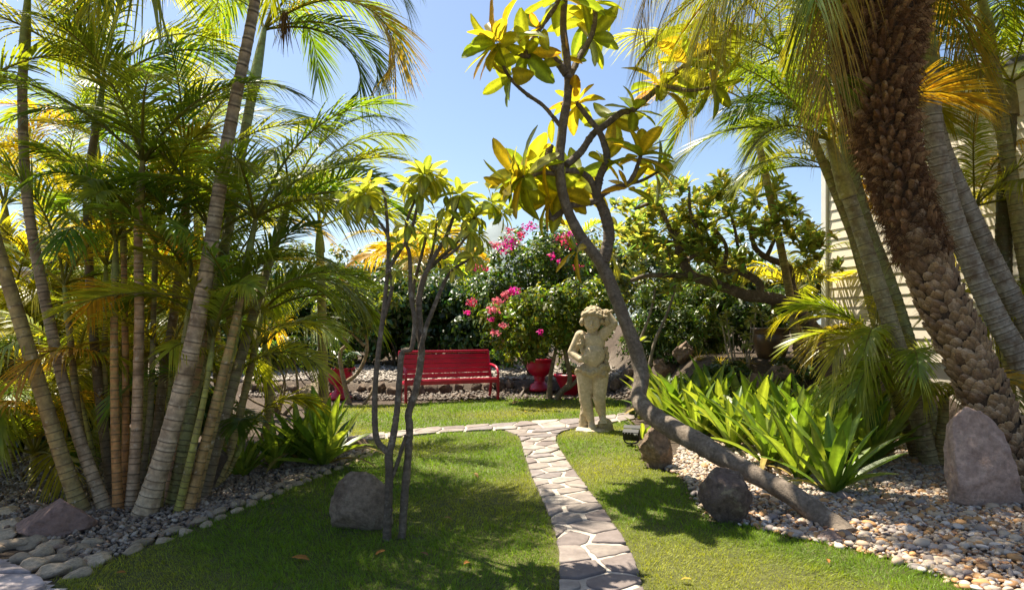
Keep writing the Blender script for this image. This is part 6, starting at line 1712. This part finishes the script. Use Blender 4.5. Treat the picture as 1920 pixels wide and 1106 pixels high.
# ------------------------------------------------------------------ houses
def house():
    C0 = np.array([(1549 - CX) / F * 12.0, 12.0]); d = unit(np.array([0.29, -1.0])); nrm = np.array([-d[1], d[0]])
    nrm = np.array([d[1], -d[0]])            # outward, towards the garden (left)
    zb, zt, Lw = 0.9, 4.75, 7.5
    root = empty('cream_house', (C0[0], C0[1], zb), 'cream house wall with horizontal lap siding and white corner post', 'house')
    ang = math.atan2(d[1], d[0])
    M0 = Matrix.Rotation(ang, 4, 'Z')        # local +X along the wall, local -Y or +Y outward
    sgn = 1 if (M0 @ Vector((0, 1, 0))).xy.dot(Vector(nrm)) > 0 else -1
    def part(name, mat, fn):
        g = Geo(); fn(g); me = g.mesh(name, smooth=False); me.materials.append(mat); return put(name, me, root, M0)
    H = zt - zb
    part('wall_core', M_SIDING, lambda g: box(g, (Lw / 2, -sgn * 0.14, H / 2 - 0.3), (Lw, 0.2, H + 0.6)))
    pitch = 0.172; nb = int(H / pitch) + 1
    for i in range(nb):
        zc = i * pitch + pitch / 2
        part('siding_board', M_SIDING, lambda g: box(g, (Lw / 2 + 0.045, 0.0, zc), (Lw - 0.09, 0.018, pitch + 0.022), rot=Matrix.Rotation(sgn * math.radians(5.5), 4, 'X')))
    part('corner_post', M_WHITE, lambda g: box(g, (0.0, 0.0, H / 2 - 0.1), (0.12, 0.12, H + 0.3), bev=0.008))
    part('end_wall', M_SIDING, lambda g: box(g, (0.06, -sgn * 3.2, H / 2 - 0.3), (0.12, 6.1, H + 0.6)))
    part('fascia', M_WHITE, lambda g: box(g, (Lw / 2 - 0.2, sgn * 0.13, H + 0.02), (Lw + 0.3, 0.04, 0.2), bev=0.006))
    part('soffit', M_WHITE, lambda g: box(g, (Lw / 2 - 0.2, sgn * 0.05, H - 0.06), (Lw + 0.2, 0.14, 0.03)))
    def roof(g):
        x0, x1 = -0.3, Lw + 0.4; y0, y1 = sgn * 0.18, -sgn * 3.2
        z0, z1 = H + 0.13, H + 1.7
        for dz in (0.0,):
            v = [(x0, y0, z0), (x1, y0, z0), (x1, y1, z1), (x0, y1, z1), (x0, y0, z0 - 0.07), (x1, y0, z0 - 0.07), (x1, y1, z1 - 0.07), (x0, y1, z1 - 0.07)]
            g.add(v, [[0, 1, 2, 3], [7, 6, 5, 4], [0, 4, 5, 1], [1, 5, 6, 2], [2, 6, 7, 3], [3, 7, 4, 0]])
    part('roof', M_ROOF, roof)
house()

def neighbour():
    c = P(10, 560, 19.0); zb = gzf(c[0], c[1])
    root = empty('neighbour_house', (c[0], c[1], zb), 'neighbour house with dark tiled roof edge at the left border', 'house')
    def part(name, mat, fn):
        g = Geo(); fn(g); me = g.mesh(name, smooth=False); me.materials.append(mat); return put(name, me, root)
    part('wall', M_SIDING, lambda g: box(g, (-1.6, 1.5, 1.25), (4.6, 3.0, 2.7)))
    def roof(g):
        v = [(-4.4, -0.6, 2.55), (1.3, -0.6, 2.55), (1.3, 1.6, 3.55), (-4.4, 1.6, 3.55), (-4.4, -0.6, 2.45), (1.3, -0.6, 2.45), (1.3, 1.6, 3.45), (-4.4, 1.6, 3.45)]
        g.add(v, [[0, 1, 2, 3], [7, 6, 5, 4], [0, 4, 5, 1], [1, 5, 6, 2], [2, 6, 7, 3], [3, 7, 4, 0]])
        v2 = [(x, 3.2 - y, z) for x, y, z in v]; g.add(v2, [[3, 2, 1, 0], [4, 5, 6, 7], [1, 5, 4, 0], [2, 6, 5, 1], [3, 7, 6, 2], [0, 4, 7, 3]])
    part('roof', M_ROOF, roof)
    for i in range(7):
        part('roof_batten', M_WHITE, lambda g: box(g, (-1.55, -0.45 + i * 0.3, 2.635 + i * 0.1364), (5.6, 0.03, 0.035)))
    part('gutter', M_WHITE, lambda g: box(g, (-1.55, -0.66, 2.48), (5.8, 0.10, 0.10), bev=0.02))
    part('window', M_ROOF, lambda g: box(g, (-0.2, -0.02, 1.55), (1.1, 0.06, 0.8), bev=0.01))
neighbour()

# far hills
def hills():
    g = Geo(); n = 220
    x = np.linspace(-900, 900, n)
    prof = 46 + 10 * np.sin(x / 170 + 1) + 6 * np.sin(x / 61) + 3 * np.sin(x / 23 + 2)
    prof = prof + 48 * np.exp(-np.abs((x + 15) / 26) ** 1.3) - 0.02 * np.abs(x)
    Y0 = 620
    v = np.concatenate([np.stack([x, np.full(n, Y0 - 160), np.full(n, -2.0)], 1), np.stack([x, np.full(n, Y0 - 70), prof * 0.45], 1), np.stack([x, np.full(n, Y0), prof], 1), np.stack([x, np.full(n, Y0 + 200), np.full(n, -2.0)], 1)])
    i = np.arange(3)[:, None] * n; j = np.arange(n - 1)[None]
    g.add(v, np.stack([i + j, i + j + 1, i + n + j + 1, i + n + j], -1).reshape(-1, 4), (0.2, 0.2, 0.2))
    tag(g.build('hills', M_HILL), kind='structure')
hills()

# ------------------------------------------------------------------ fallen leaves
fl = protos(6, [(0.36, 0.16, 0.04), (0.30, 0.19, 0.07), (0.40, 0.30, 0.05), (0.24, 0.13, 0.06)], 0.4, M_DRY, 320, (0.2, 0.6), (0.3, 1.3), 1.2, wave=0.15)
for i, (px, py, s, k, lab) in enumerate([(547, 1056, 0.11, 0, 'curled orange dead leaf lying in the shade of the front lawn'), (1250, 872, 0.26, 2, 'big yellow fallen leaf below the lava prop stone'), (976, 757, 0.22, 1, 'tan fallen leaf on the sunny lawn behind the cross path'),
                                        (890, 893, 0.10, 1, 'small dry leaf on the mid lawn left of the stone path'), (218, 1085, 0.05, 0, 'tiny orange leaf on the sunlit lawn by the cobbles'), (512, 952, 0.06, 1, 'small dry leaf beside the cobbled edging'), (722, 1042, 0.07, 0, 'small orange leaf in front of the twin trunks'), (788, 1046, 0.07, 3, 'small brown leaf right of the twin trunks'), (870, 1068, 0.07, 0, 'reddish leaf on the shaded lawn near the path'), (1296, 1097, 0.06, 2, 'small straw leaf at the bottom edge right of the path'), (1552, 1058, 0.05, 0, 'small orange leaf on the lawn below the pebbles'), (833, 978, 0.07, 1, 'pale dry leaf at the centre of the shaded lawn'), (985, 775, 0.12, 2, 'straw coloured leaf close to the cross path')]):
    p = G(px, py)
    o = put('fallen_leaf', fl[k], None, frame((p[0], p[1], p[2] + 0.035), (math.cos(i * 1.7), math.sin(i * 1.7), 0.12), (0.1, -0.2, 1), s))
    tag(o, lab, 'leaf', 'fallen leaves')
